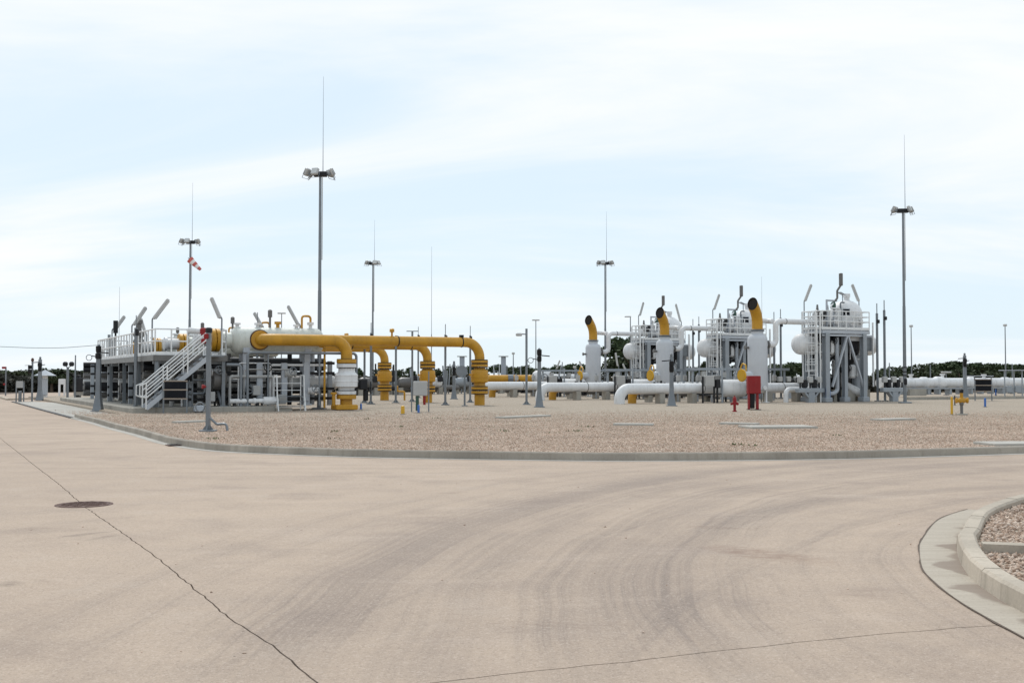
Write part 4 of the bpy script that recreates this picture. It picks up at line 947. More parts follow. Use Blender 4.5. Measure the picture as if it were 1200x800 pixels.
# connecting pipe with double bend
cp = row_thing('vent_pipe', 'pipe', 'white vent pipes to the silencers', ['white double-bend pipe from the rightmost silencer to its filter unit', 'white double-bend pipe from the middle silencer to its filter unit', 'white double-bend pipe from the leftmost silencer to its filter unit'])
MB().pipe([(.5, -.1, 3.42), (1.28, -.1, 3.42), (1.28, -.1, 4.80), (5.2, -.1, 4.80)], .165, .33, 18, 7).build('main_pipe', 'white', cp)
MB().pipe([(.15, .55, 3.6), (.45, .75, 3.75), (.45, .75, 4.86), (1.3, .75, 4.86), (1.3, .2, 4.80)], .15, .3, 18, 6).build('return_pipe', 'white', cp)
MB().disc((.62, -.1, 3.42), (1, 0, 0), .25, .12, 20).build('flange', 'pipegrey', cp)
for x in (2.0, 4.2): MB().disc((x, -.1, 4.8), (1, 0, 0), .18, .05, 20).build('band', 'pipegrey', cp)
vb = MB().lathe([(.24, 0), (.24, .08), (.17, .1), (.26, .3), (.26, .62), (.17, .82), (.24, .84), (.24, .92)], (4.9, -.1, 4.80), (1, 0, 0), 18).build('valve', 'white', cp)
# filter unit: local origin shifted to the unit centre
UO = (6.4, -.1)
GR_U = ['rightmost filter unit', 'middle filter unit', 'leftmost filter unit']
GR_S = ['rightmost', 'middle', 'leftmost']
fu = row_thing('filter_vessel', 'vessel', 'horizontal filter vessels with domed ends', ['white horizontal vessel with domed ends in the rightmost filter unit', 'white horizontal vessel with domed ends in the middle filter unit', 'white horizontal vessel with domed ends in the leftmost filter unit'], UO)
r = .62; L = 6.4; dome = lambda s_: [(r * math.cos(R(a)), s_ * .45 * math.sin(R(a))) for a in (0, 18, 36, 54, 70, 82, 90)]
prof = [(a, .45 + b_) for a, b_ in reversed(dome(-1))] + [(r, 1.6), (r + .008, 1.605), (r + .008, 1.63), (r, 1.635), (r, 4.6), (r + .008, 4.605), (r + .008, 4.63), (r, 4.635)] + [(a, L - .45 + b_) for a, b_ in dome(1)]
MB().lathe(prof, (-3.6, 0.1, 3.5), (1, 0, 0), 32).build('shell', 'white', fu)
for x in (-2.0, 1.6): MB().cbox((x, .1, 2.0), (.3, 1.0, 3.5), .02).build('saddle', 'greysteel', fu, smooth=0)
MB().cbox((1.35, -.72, 3.55), (.8, .04, .85), .01).build('shield_plate', 'galv', fu, smooth=0)
for x in (-1.2, .2): MB().lathe([(.16, 0), (.16, .5), (.25, .52), (.25, .62)], (x, .1, 4.1), n=16).build('top_nozzle', 'white', fu)
fd = row_thing('separator_tower', 'vessel', 'upright domed separator vessels', ['upright domed white vessel topping the rightmost filter unit', 'upright domed white vessel topping the middle filter unit, half hidden by the yellow outlet', 'upright domed white vessel topping the leftmost filter unit'], UO)
r2 = .97
MB().lathe([(.22, 1.6), (.35, 2.2), (r2 * .75, 3.0), (r2, 3.7)], (.35, 0, 0), n=36).build('cone', 'dark', fd)  # vessel bottom coloured dark to imitate the shade below the deck
MB().lathe([(r2 - .01, 3.71), (r2, 3.75), (r2, 5.35)] + [(r2 * math.cos(R(a)), 5.35 + .84 * math.sin(R(a))) for a in (12, 25, 38, 50, 62, 74, 85)], (.35, 0, 0), n=36).build('shell', 'white', fd)
MB().lathe([(.17, 0), (.17, .3), (.21, .31), (.21, .5)], (.45, 0, 6.08), n=18).build('top_nozzle', 'white', fd)
fw = Matrix.Rotation(R(-28), 3, 'Z') @ Vector((-.25, -1, 0)); fw.normalize()
pq = fw.to_track_quat('-Y', 'Z').to_matrix(); c_ = Vector((.35, 0, 5.42)) + fw * .955
MB().cbox(c_, (.34, .06, .34), .01, pq).build('name_plate', 'panel', fd, smooth=0)
MB().cbox(c_ - Vector((0, 0, 0)), (.40, .03, .40), .01, pq).build('plate_frame', 'galv', fd, smooth=0)
MB().bar((.0, -.2, 6.5), (-.45, -.3, 6.62), .26, .04).build('davit_plate', 'greysteel', fd, smooth=0)
MB().cyl((-.1, -.22, 6.0), (-.1, -.22, 6.52), .03, n=8).build('davit_post', 'greysteel', fd)
MB().lathe([(.28, .7), (.28, 1.0), (.36, 1.01), (.36, 1.1)], (.35, 0, 4.75), (-1, -.4, 0), 20).build('manway', 'white', fd)
MB().lathe([(.12, 0), (.12, 1.5)], (.35, 0, .25), n=14).build('drain_leg', 'pipegrey', fd)
sk = row_thing('filter_platform', 'platform', 'railed steel platforms around the filter units', ['grey steel platform with ladder, braces and white rails around the rightmost filter unit', 'grey steel platform with ladder and white rails around the middle filter unit', 'grey steel platform with ladder and white rails around the leftmost filter unit'], UO)
DZ2 = 4.32; dx0, dx1, dy0, dy1 = -2.7, 1.0, -1.25, .45
MB().box(((dx0 + dx1) / 2, dy0 + .3, DZ2), (dx1 - dx0, .6, .04)).box(((dx0 - .55) / 2, dy0 + 1.15, DZ2), (-.55 - dx0, 1.1, .04)).build('deck_grating', 'dark', sk, smooth=0)
for a, b_ in (((dx0, dy0), (dx1, dy0)), ((dx0, dy1), (dx1, dy1)), ((dx0, dy0), (dx0, dy1)), ((dx1, dy0), (dx1, dy1))):
    MB().bar((*a, DZ2 - .12), (*b_, DZ2 - .12), .1, .2).build('deck_beam', 'vesselgrey', sk, smooth=0)
MB().bar((dx0, dy0 - .01, DZ2 - .32), (dx1 + .2, dy0 - .01, DZ2 - .32), .12, .10).build('deck_beam', 'vesselgrey', sk, smooth=0)
for x, y, w_ in ((-2.45, dy0, .30), (-.8, dy0 + .2, .24), (.5, dy0, .28), (-2.45, dy1, .24), (.6, dy1, .26)):
    H = DZ2 - .2
    c_ = MB().box((x, y - w_ / 2, (H + GZ) / 2), (w_, .025, H - GZ)).box((x, y + w_ / 2, (H + GZ) / 2), (w_, .025, H - GZ)).box((x, y, (H + GZ) / 2), (.03, w_, H - GZ))
    c_.build('column', 'greysteel', sk, smooth=0)
    MB().cbox((x, y, GZ + .14), (w_ + .22, w_ + .22, .28), .03).build('column_foot', 'greysteel', sk, smooth=0)
MB().bar((-.8, dy0 - .02, DZ2 - .3), (-2.0, dy0 - .02, 1.0), .13, .10).build('brace', 'vesselgrey', sk, smooth=0)
MB().bar((-.75, dy0 - .02, DZ2 - .3), (.45, dy0 - .02, 1.0), .13, .10).build('brace', 'vesselgrey', sk, smooth=0)
MB().bar((dx0, dy0 + .2, 1.4), (dx0, dy1, 3.9), .08).build('brace', 'greysteel', sk, smooth=0)
handrail(sk, [(dx0, dy1, DZ2), (dx0, dy0, DZ2), (dx1, dy0, DZ2), (dx1, dy1, DZ2)], sp=.62, rails=(1.1, .8, .5))
ladder(sk, (dx0 - .22, -.62, GZ), (dx0 - .22, -.62, DZ2 + 1.1), (0, 1, 0), .56)
ladder(sk, (1.55, -1.0, 1.0), (1.55, -1.0, DZ2 + .5), (.7, .7, 0), .42)
lc = MB()
for x, y in ((dx0 - .12, -1.18), (dx0 - .30, -1.1), (dx0 - .4, -.05)): lc.cyl((x, y, GZ if y < -1.1 else 1.2), (x, y, DZ2 + 1.0), .04, n=6)
lc.build('ladder_guard', 'rail', sk)
for z in (.9, 2.3, 3.4): MB().bar((dx0 - .35, -1.15, z), (dx0 - .35, -.2, z), .05).build('guard_bar', 'rail', sk, smooth=0)
# pipework in the unit
pw = row_thing('unit_pipework', 'pipework', 'pipework inside the filter units', ['grey and dark pipework, valves and drain legs beneath the rightmost filter unit', 'grey and dark pipework, valves and drain legs beneath the middle filter unit', 'grey and dark pipework and drain legs beneath the leftmost filter unit'], UO)
MB().pipe([(-1.25, -.9, 3.9), (-1.25, -.9, .75), (-1.6, -.9, .6), (-2.2, -.9, .6)], .12, .25, 14).build('drop_pipe', 'vesselgrey', pw)
MB().cyl((-.95, -.7, GZ), (-.95, -.7, 2.6), .13, n=14).build('drain_leg', 'dark', pw)
MB().pipe([(1.05, -.7, .45), (.4, -.7, .75), (-.1, -.3, 1.1), (-.3, .3, 2.4)], .24, .4, 16).build('outlet_bend', 'white', pw)
MB().cyl((-.1, .2, GZ), (-.1, .2, 2.8), .28, n=18).build('drop_pipe', 'pipegrey', pw)
MB().cyl((1.35, .1, GZ), (1.35, .1, 3.0), .34, n=18).build('boot_vessel', 'vesselgrey', pw)
for x in (-1.9, -1.0, .1, 1.3): MB().cbox((x, -.35, GZ + .35), (.6, .7, .7), .02).build('pedestal', 'plinth', pw, smooth=0)
rr = random.Random(5)
for k in range(9):
    x0 = rr.uniform(-2.5, 1.3); y = rr.uniform(-1.0, .4); z = rr.uniform(1.0, 3.6)
    MB().pipe([(x0, y, GZ + .2), (x0, y, z), (x0 + rr.uniform(-.9, .9), y, z), (x0 + .3, y + .3, z + .6)], rr.uniform(.03, .065), .1, 8, 4).build('small_pipe', rr.choice(['galv', 'dark', 'pipegrey']), pw)
for x, z in ((-2.0, 3.75), (-1.5, 3.6), (-.4, 2.0), (.2, 3.0), (-1.9, 2.6)):
    v_ = MB().lathe([(.17, 0), (.17, .06), (.1, .1), (.2, .25), (.2, .4), (.1, .55), (.17, .58), (.17, .64)], (x - .3, -.6, z), (1, 0, 0), 14).build('valve', 'dark', pw)
    handwheel(v_, (x, -1.0, z + .1), (0, -1, 0), .18)
MB().pipe([(-.55, -.5, 5.1), (-.55, -.5, 6.0), (-.25, -.5, 6.0)], .05, .1, 8).build('gauge_pipe', 'galv', pw)
for x, z0, z1 in ((-1.55, 4.4, 6.15), (-1.75, 4.4, 5.5), (-1.0, 4.4, 5.7)): MB().cyl((x, -.4, z0), (x, -.4, z1), .06, n=8).build('riser_pipe', 'vesselgrey', pw)
MB().cyl((-1.55, -.4, 6.1), (-.75, -.4, 6.1), .055, n=8).build('cross_pipe', 'vesselgrey', pw)
MB().lathe([(.1, 0), (.16, .1), (.16, .3), (.08, .42)], (-1.05, -.42, 5.6), n=12).build('relief_valve', 'green', pw)
MB().cbox((-1.9, -.45, 5.15), (.28, .2, .3), .03).build('instrument', 'dark', pw, smooth=0)
MB().lathe([(.2, 0), (.3, .15), (.3, 2.6), (.2, 2.8)], (-2.1, -.35, 3.72), (1, 0, 0), 18).build('header_pipe', 'dark', pw)  # added, with the next dark pipes and actuators, to darken the under-deck space
MB().cyl((-2.2, .2, 2.75), (.6, .2, 2.75), .2, n=14).build('header_pipe', 'dark', pw)
for x in (-1.75, -.35, .3): MB().cbox((x, -.75, 3.35), (.34, .3, .7), .05).build('actuator', 'dark', pw, smooth=0)
for x in (-2.2, -1.3, .2): MB().cyl((x, .75, GZ), (x, .75, 3.0), .2, n=14).build('rear_fill_pipe', 'dark', pw)  # dark pipes added at the back to darken gaps between the columns
for z in (.6, 1.0, 1.4): MB().cyl((-2.6, 1.0, z), (2.0, 1.0, z), .17, n=12).build('backdrop_pipe', 'dark', pw)  # dark bank added behind the unit as a backdrop
rr = random.Random(21)
for k in range(16):
    x0 = rr.uniform(-2.5, .9); y = rr.uniform(-1.15, .3); z0 = rr.choice([GZ + .2, 1.6, 2.6, 4.4]); z = z0 + rr.uniform(.8, 1.9)
    MB().pipe([(x0, y, z0), (x0, y, z), (x0 + rr.uniform(-.8, .8), y + .1, z), (x0 + rr.uniform(-.4, .4), y + .2, z + rr.uniform(-.5, .6))], rr.uniform(.022, .05), .08, 8, 4).build('tubing', rr.choice(['white', 'galv', 'white', 'rail']), pw)
for x, y, z in ((-2.3, -.9, 4.75), (-1.4, -1.0, 4.8), (-.2, -1.05, 4.7), (.6, -1.0, 4.85), (-1.9, -.6, 5.3)):
    MB().cbox((x, y, z), (.2, .16, .26), .02).build('transmitter', rr.choice(['white', 'box', 'dark']), pw, smooth=0)
for x, z, r_ in ((-2.2, 1.9, .17), (-1.6, 2.9, .2), (.1, 1.5, .2)): MB().lathe([(r_ * .6, 0), (r_, .1), (r_, .7), (r_ * .6, .8)], (x, -.75, z), n=14).build('small_pot', 'white', pw)
MB().cyl((-2.3, -.1, 4.98), (.2, -.1, 4.98), .16, n=14).build('deck_pipe', 'white', pw)
for x in (-2.0, -1.2): MB().lathe([(.2, 0), (.2, .06), (.12, .1), (.2, .2), (.2, .4), (.08, .5), (.05, .8)], (x, -.1, 5.05), n=14).build('deck_valve', rr.choice(['white', 'pipegrey']), pw)
for k in range(6):
    zz = 1.9 + k * .55; rg = [Vector((dx0 - .22 - .38 * math.sin(t9) * 1.0, -.62 + .36 * math.cos(t9), zz)) for t9 in [math.pi * m9 / 8 for m9 in range(9)]]
    MB().tube(rg, .02, 5).build('ladder_hoop', 'rail', sk)
for m9 in (2, 4, 6):
    t9 = math.pi * m9 / 8; MB().cyl((dx0 - .22 - .38 * math.sin(t9), -.62 + .36 * math.cos(t9), 1.9), (dx0 - .22 - .38 * math.sin(t9), -.62 + .36 * math.cos(t9), 4.95), .018, n=5).build('cage_bar', 'rail', sk)
handrail(sk, [(dx0, dy1, DZ2), (-.7, dy1, DZ2)], sp=.62, rails=(1.1, .8, .5))
rv = row_thing('relief_stack', 'vent stack', 'dark relief vent stacks', ['dark bent relief vent stack above the rightmost filter unit', 'dark bent relief vent stack above the middle filter unit', 'dark bent relief vent stack above the leftmost filter unit'], UO)
MB().pipe([(-.95, -.4, 5.3), (-.95, -.4, 6.05), (-.72, -.42, 6.25), (-.72, -.42, 6.7), (-.45, -.45, 7.05), (-.45, -.45, 7.2)], .065, .12, 10, 4).build('pipe', 'pipegrey', rv)
MB().lathe([(.09, 0), (.12, .04), (.12, .72), (.09, .75)], (-.45, -.45, 7.0), n=12).build('stack_head', 'pipegrey', rv)
tb_l = [['grey T-shaped pipe bench with pale boxes at the %s filter unit ladder' % g for g in GR_S], ['grey T-shaped pipe bench with pale boxes right of the %s' % g for g in GR_U]]
for (x, y), lb in (((-3.55, -1.1), tb_l[0]), ((2.75, -1.45), tb_l[1])):
    t_ = row_thing('pipe_bench', 'bench', 'grey T-shaped pipe benches', lb, (UO[0] + x, UO[1] + y))
    MB().cbox((0, 0, .80), (2.0, .34, .26), .03).build('beam', 'greysteel', t_, smooth=0)
    MB().cbox((0, 0, .36), (.48, .34, .66), .03).build('leg', 'greysteel', t_, smooth=0)
    MB().bar((-.55, 0, .74), (-.24, 0, .42), .3, .1).build('haunch', 'greysteel', t_, smooth=0); MB().bar((.55, 0, .74), (.24, 0, .42), .3, .1).build('haunch', 'greysteel', t_, smooth=0)
    for xx in (-.75, 0, .7):
        MB().cbox((xx, 0, 1.42), (.36, .2, .36), .03).build('instrument_box', 'box', t_, smooth=0)
        MB().cyl((xx, 0, .9), (xx, 0, 1.3), .05, n=8).build('stem', 'dark', t_)
    for xx in (-.38, .36): MB().cbox((xx, .05, 1.18), (.26, .3, .5), .05).build('valve_block', 'dark', t_, smooth=0)
gpost = [['tall thin grey post just right of the %s' % g for g in GR_U], ['outer tall thin grey post right of the %s' % g for g in GR_U]]
for (x, y, h_), lb in (((2.0, -.9, 5.4), gpost[0]), ((2.45, -1.05, 5.6), gpost[1])):
    t_ = row_thing('slim_post', 'post', 'slim grey posts beside the filter units', lb, (UO[0] + x, UO[1] + y))
    MB().cyl((0, 0, GZ), (0, 0, h_), .075, n=10).build('pole', 'galv', t_); MB().cyl((0, 0, h_), (0, 0, h_ + .6), .03, n=6).build('tip', 'galv', t_)
    MB().cbox((0, -.1, h_ - .5), (.16, .14, .22), .02).build('junction_box', 'dark', t_, smooth=0); MB().cbox((0, 0, GZ + .03), (.3, .3, .06), .01).build('base_plate', 'galv', t_, smooth=0)
# ground pipe
wpipe = row_thing('white_pipe', 'pipe', 'thick white pipes rising from the gravel', ['thick white pipe bending into the gravel, rightmost of three, in front of the middle silencer', 'thick white pipe bending into the gravel, middle of three, in front of the leftmost silencer', 'thick white pipe bending into the gravel, leftmost of three, just right of the yellow risers'], (-8.85, .95))
MB().pipe([(0, 0, -.1), (0, 0, .93), (14.5, 0, .93)], .295, .62, 24, 9).build('pipe', 'white', wpipe)
MB().lathe([(.3, 0), (.5, .3), (.5, 2.2), (.3, 2.5)], (6.3, 0, .93), (1, 0, 0), 28).build('reducer_sleeve', 'white', wpipe)
for x in (3.4, 5.6, 9.6, 11.5): MB().disc((x, 0, .93), (1, 0, 0), .31, .05, 24).build('band', 'pipegrey', wpipe)
for x in (2.7, 4.9, 10.4, 12.6): MB().cbox((x, 0, .38), (.35, .5, .56), .02).build('support', 'plinth', wpipe, smooth=0)
ys = row_thing('yellow_stub', 'pipe', 'yellow pipe stubs slanting into the ground', ['yellow pipe stub entering the gravel beneath the rightmost thick white pipe', 'yellow pipe stub entering the gravel beneath the middle thick white pipe', 'yellow pipe stub entering the gravel beneath the leftmost thick white pipe'], (-7.4, 1.75))
MB().pipe([(-.1, 0, -.1), (-.05, 0, .75), (1.2, 0, 1.0)], .24, .35, 20).build('pipe', 'yellow', ys)
sg = row_thing('small_white_elbow', 'pipe', 'small white elbows rising by the silencers', ['small white pipe elbow rising from the gravel right of the rightmost silencer', 'small white pipe elbow rising from the gravel right of the middle silencer', 'small white pipe elbow rising from the gravel right of the leftmost silencer'], (1.7, -.45))
MB().pipe([(0, 0, -.05), (0, 0, .85), (2.6, 0, .85)], .15, .32, 16, 7).build('pipe', 'white', sg); MB().disc((2.2, 0, .85), (1, 0, 0), .22, .1, 18).build('flange', 'pipegrey', sg)
ct = row_thing('cable_tray', 'cable tray', 'grey cable trays on posts', ['level grey cable tray on posts behind the rightmost silencer', 'level grey cable tray on posts behind the middle silencer', 'level grey cable tray on posts behind the leftmost silencer'], (-3.2, 1.9))
MB().box((3.4, 0, 1.98), (7.4, .45, .03)).box((3.4, -.22, 2.03), (7.4, .03, .14)).box((3.4, .22, 2.03), (7.4, .03, .14)).build('tray', 'greysteel', ct, smooth=0)
for x in (0, 1.4, 2.8, 4.2, 5.6, 6.9): MB().box((x, 0, 1.03), (.09, .09, 1.87)).build('post', 'greysteel', ct, smooth=0)
for x, z in ((.7, 1.75), (2.2, 1.7), (3.4, 1.78), (4.9, 1.74)): MB().cbox((x, -.1, z), (.28, .16, .34), .02).build('box', 'box', ct, smooth=0)
MB().pipe([(5.0, -.1, GZ), (5.0, -.1, 1.5), (5.8, -.1, 1.9)], .04, .1, 8).build('conduit', 'galv', ct)
it_l = ['grey instrument box on dark legs in front of the %s', 'dark instrument rack beside the thick white pipe near the %s']
for (x, y), nm in (((-3.3, -.7), 0), ((-1.0, 2.4), 1)):
    t_ = row_thing('instrument_stand', 'instrument stand', 'instrument stands by the white pipes', [it_l[nm] % (g + ' silencer') for g in GR_S], (x + .0, y + 1.0 if nm == 0 else y))
    for xx in (-.4, .4): MB().box((xx, 0, .85), (.08, .08, 1.5)).build('leg', 'dark', t_, smooth=0)
    MB().cbox((0, -.05, 1.35), (.62, .22, .62), .02).build('box', 'box', t_, smooth=0)
    MB().cbox((.62, 0, 1.2), (.3, .3, .5), .03).build('actuator', 'dark', t_, smooth=0); MB().bar((-.8, 0, .62), (.9, 0, .62), .07).build('cross_bar', 'dark', t_, smooth=0)
    MB().cyl((.62, 0, GZ), (.62, 0, 1.0), .06, n=8).build('stem', 'dark', t_); MB().cyl((1.05, .1, GZ), (1.05, .1, 2.2), .06, n=8).build('tall_post', 'greysteel', t_)
# far companions: low valve cluster behind each silencer
vc = row_thing('valve_cluster', 'valves', 'low clusters of valves behind the white pipes', ['low cluster of dark valves and grey pipes behind the rightmost thick white pipe', 'low cluster of dark valves and grey pipes behind the middle thick white pipe', 'low cluster of dark valves and grey pipes behind the leftmost thick white pipe'], (-3.0, 3.4))
rr = random.Random(9)
for k in range(18):
    x = rr.uniform(-1.5, 7.5); h_ = rr.uniform(.5, 1.35)
    v_ = MB().lathe([(.18, 0), (.18, .06), (.12, .1), (.22, .25), (.22, .42), (.1, .5), (.06, .9)], (x, rr.uniform(-.4, .6), GZ + h_ * .3), n=12).build('valve', rr.choice(['dark', 'pipegrey', 'greysteel']), vc)
MB().cyl((-2.5, .3, .6), (5.2, .3, .6), .2, n=16).build('header_pipe', 'pipegrey', vc)
for x in (-2, 0, 2.2, 4.4): MB().box((x, .3, .3), (.3, .4, .4)).build('support', 'plinth', vc, smooth=0)
for k in range(7):
    x = -1.8 + k * 1.45; MB().box((x, -.3, .95), (.07, .07, 1.7)).build('post', 'greysteel', vc, smooth=0); MB().cbox((x, -.36, 1.5), (.26, .16, .36), .02).build('box', 'box', vc, smooth=0)
for t_, labels, off in ROW:
    for k in (1, 2):
        c_ = copy_tree(t_); c_.location = S[k] + U * off[0] + V * off[1]; c_['label'] = labels[k]

# lamps on both plants
tube_lamp(942.5, 378, 66.0, (943, 353), (950.6, 333), 'slanted tube lamp at the ladder corner of the rightmost filter unit', 4.35)
tube_lamp(1006.8, 378, 66.8, (1006.5, 353), (998.7, 333), 'left-leaning tube lamp on the right corner of the rightmost filter unit', 4.35)
tube_lamp(835.4, 385, 75.4, (836.6, 363), (842.8, 344.6), 'slanted tube lamp at the ladder corner of the middle filter unit', 4.35)
tube_lamp(748.4, 390, 84.8, (749.6, 370), (754, 354), 'slanted tube lamp at the ladder corner of the leftmost filter unit', 4.35)
tube_lamp(798.5, 392, 85.6, (797.6, 377), (792, 356), 'left-leaning tube lamp on the leftmost filter unit', 4.35)
tube_lamp(131, 418, 58, (134.5, 386), (146, 370), 'tube lamp farthest left on the platform, leaning right', DZ)
tube_lamp(154.2, 418, 52, (156.5, 381), (171, 359.5), 'second tube lamp from the left on the platform, leaning right', DZ)
tube_lamp(178, 416, 47.5, (180, 373.5), (197.5, 350.5), 'large right-leaning tube lamp above the stair', DZ)
tube_lamp(171.6, 416, 64, (171, 392), (165, 372.5), 'left-leaning tube lamp at the back of the platform', DZ)
tube_lamp(259.6, 416, 47.2, (258.2, 373), (247.8, 348.5), 'left-leaning tube lamp at the right end of the platform rail', DZ)
tube_lamp(308.5, 410, 55.5, (307.5, 383), (298, 366), 'dark left-leaning tube lamp behind the nearest white vessel', DZ)
tube_lamp(351.5, 410, 53.5, (350, 381), (337.5, 358), 'left-leaning tube lamp above the right half of the nearest white vessel', DZ)
for px, yb, Z, a, b_, lab in [(725, 442, 100, (724, 429), (721.5, 413), 'small white left-leaning tube lamp beyond the leftmost silencer'), (735, 442, 104, (733, 433), (730, 426), 'tiny tube lamp left of the umbrella pine'), (651.5, 442, 105, (652, 432), (656, 422), 'tiny right-leaning tube lamp beyond the white valve'), (684, 440, 105, (683.5, 433), (679, 423), 'tiny left-leaning tube lamp left of the leftmost silencer')]:
    tube_lamp(px, yb, Z, a, b_, lab, GZ)

# ================================================================== POSTS AND SMALL THINGS ON THE YARD
def detector_post(px, py, ytop, label, z0=GZ, left=True, ring=False, Y=None):
    b_ = G(px, py, z0) if Y is None else Vector((AT(px, py, Y).x, Y, z0)); H = AT(px, ytop, b_.y).z - z0
    t_ = thing('detector_post', label, 'post', b_, 0, 'grey detector posts with flared feet')
    def sq(w, z): return [(-w, -w, z), (w, -w, z), (w, w, z), (-w, w, z)]
    vs = sq(.20, 0) + sq(.195, .05) + sq(.115, .62) + sq(.10, .9) + sq(.085, H); fs = [(3, 2, 1, 0), (16, 17, 18, 19)]
    for k in range(4):
        for i in range(4): j = (i + 1) % 4; fs.append((k * 4 + i, k * 4 + j, k * 4 + 4 + j, k * 4 + 4 + i))
    MB().add(vs, fs).build('column', 'galv', t_, smooth=0)
    MB().cbox((0, 0, .02), (.52, .52, .05), .01).build('base_plate', 'galv', t_, smooth=0)
    sx = -1 if left else 1
    h1 = MB().cbox((0, -.04, H - .35), (.22, .26, .26), .03).build('detector_head', 'black', t_, smooth=0)
    MB().bar((sx * .05, -.12, H - .18), (sx * .5, -.16, H - .22), .09, .05).build('sun_hood', 'black', h1, smooth=0)
    MB().lathe([(.10, 0), (.12, .1), (.12, .3)], (0, -.04, H - .78 if not ring else H - .2), n=12).build('detector_head', 'black', t_)
    MB().lathe([(.05, 0), (.07, .04), (.07, .14), (.03, .18)], (0, 0, H), n=10).build('cap', 'galv', t_)
    MB().bar((-sx * .1, 0, H - .38), (-sx * .32, 0, H - .34), .05).build('side_arm', 'galv', t_, smooth=0)
    if ring:
        c_ = Vector((-.42, -.05, H - .42)); rg = [c_ + Vector((.13 * math.cos(k * math.pi / 8), 0, .13 * math.sin(k * math.pi / 8))) for k in range(17)]
        MB().tube(rg, .016, 6).build('cable_loop', 'galv', t_)
    return t_
detector_post(115, 481.8, 408, 'tall flared grey detector post with cable loop standing on the concrete apron', .03, False, True)
detector_post(632, 477, 412, 'flared grey detector post standing in the gravel in front of the white valve', GZ, False, True)
detector_post(787, 475.5, 418, 'grey detector post with black twin heads in front of the middle silencer')
detector_post(1131, 466.5, 416.5, 'grey detector post with black heads behind the small yellow valve at right')
detector_post(532, 467.5, 426, 'grey detector post with dark cap between the two right yellow risers')
detector_post(46.5, 469.0, 421, 'flared detector post with dark cap beside the small peaked canopy at far left', .03, True)

def plain_post(px, py, ytop, label, w=.13, foot=True, head=None, z0=GZ, stay=False, mat='galv'):
    b_ = G(px, py, z0); H = AT(px, ytop, b_.y).z - z0
    t_ = thing('steel_post', label, 'post', b_, 0, 'grey steel posts standing in the yard')
    MB().bar((0, 0, 0), (0, 0, H), w).build('post', mat, t_, smooth=0)
    if foot:
        MB().cbox((0, 0, .025), (.42, .36, .05), .01).build('base_plate', 'galv', t_, smooth=0)
        g_ = MB()
        for a in range(4):
            dx, dy = math.cos(a * math.pi / 2), math.sin(a * math.pi / 2); n_ = Vector((-dy, dx, 0)) * .012
            p = [Vector((dx * w * .4, dy * w * .4, .04)), Vector((dx * .16, dy * .16, .04)), Vector((dx * w * .4, dy * w * .4, .2))]
            g_.add([k + n_ for k in p] + [k - n_ for k in p], [(0, 1, 2), (5, 4, 3), (0, 3, 4, 1), (1, 4, 5, 2), (2, 5, 3, 0)])
        g_.build('gusset', 'galv', t_, smooth=0)
    if stay: MB().pipe([(.0, -.02, .42), (.25, -.05, .2), (.52, -.08, .22), (.55, -.1, .03)], .035, .1, 8).build('bent_conduit', 'galv', t_)
    if head == 'lamp':
        MB().cyl((0, 0, H - .3), (-.38, -.1, H - .28), .03, n=8).build('arm', 'galv', t_); MB().cbox((-.40, -.1, H - .32), (.34, .22, .16), .04).build('lamp_head', 'lamp', t_, smooth=0)
    if head == 'beacon':
        MB().cbox((0, 0, H + .02), (.17, .14, .16), .03).build('head', 'dark', t_, smooth=0)
        MB().lathe([(.02, 0), (.055, .06), (.06, .11)], (-.05, -.05, H - 1.5), (-1, -.5, 0), 14).build('siren_horn', 'red', t_); MB().cbox((-.05, -.08, H - .14), (.12, .1, .14), .02).build('red_box', 'red', t_, smooth=0)
        rg = [Vector((-.2 + .12 * math.cos(k * math.pi / 8), -.08, H - 2.05 + .12 * math.sin(k * math.pi / 8))) for k in range(17)]; MB().tube(rg, .02, 6).build('cable_loop', 'galv', t_)
    if head == 'tip': MB().cyl((0, 0, H), (0, 0, H + .55), .02, n=6).build('tip', 'galv', t_); MB().cbox((.05, 0, H - .2), (.12, .2, .3), .02).build('terminal_box', 'dark', t_, smooth=0)
    if head == 'tbar': MB().bar((-.35, 0, H), (.35, 0, H), .05).build('cross_bar', 'galv', t_, smooth=0)
    return t_
plain_post(243.8, 505.5, 388, 'nearest grey post with red beacon and bent conduit at its foot, alone in the gravel', .11, True, 'beacon', GZ, True)
plain_post(617, 474, 385, 'slim grey post with a small lamp arm left of the flared detector post', .12, True, 'lamp')
for px, py, yt, hd, lab in [(427, 472, 394, None, 'grey post nearest right of the big white valve'), (434.5, 473.5, 390, 'tip', 'grey pointed post beside the leftmost banded riser'), (463.8, 472, 393, None, 'grey post right of the leftmost banded riser'),
                            (483, 470.5, 388, 'tbar', 'grey post with cross bar rising behind the junction box'), (490, 466, 392, 'tip', 'thin post just left of the middle banded riser'), (521.8, 474.5, 392, 'tip', 'grey post between the middle and right banded risers'),
                            (551, 471.5, 393, 'tip', 'grey post just left of the right banded riser'), (322.5, 466, 400, None, 'thin grey post behind the crossover steps')]:
    plain_post(px, py, yt, lab, .11 if px != 322.5 else .08, True, hd)
plain_post(301, 476.5, 379, 'slim grey post in front of the yellow nozzle flange', .10, True, 'tip', GZ)
plain_post(158.5, 478.5, 384, 'grey post with dark lamp bracket beside the upper end of the platform', .12, True, 'tip', .2)
plain_post(127, 473.5, 392, 'grey post at the far left corner of the platform', .12, True, None, .1)
plain_post(146, 475, 420, 'thick short post under the platform front edge', .16, True, None, .1)
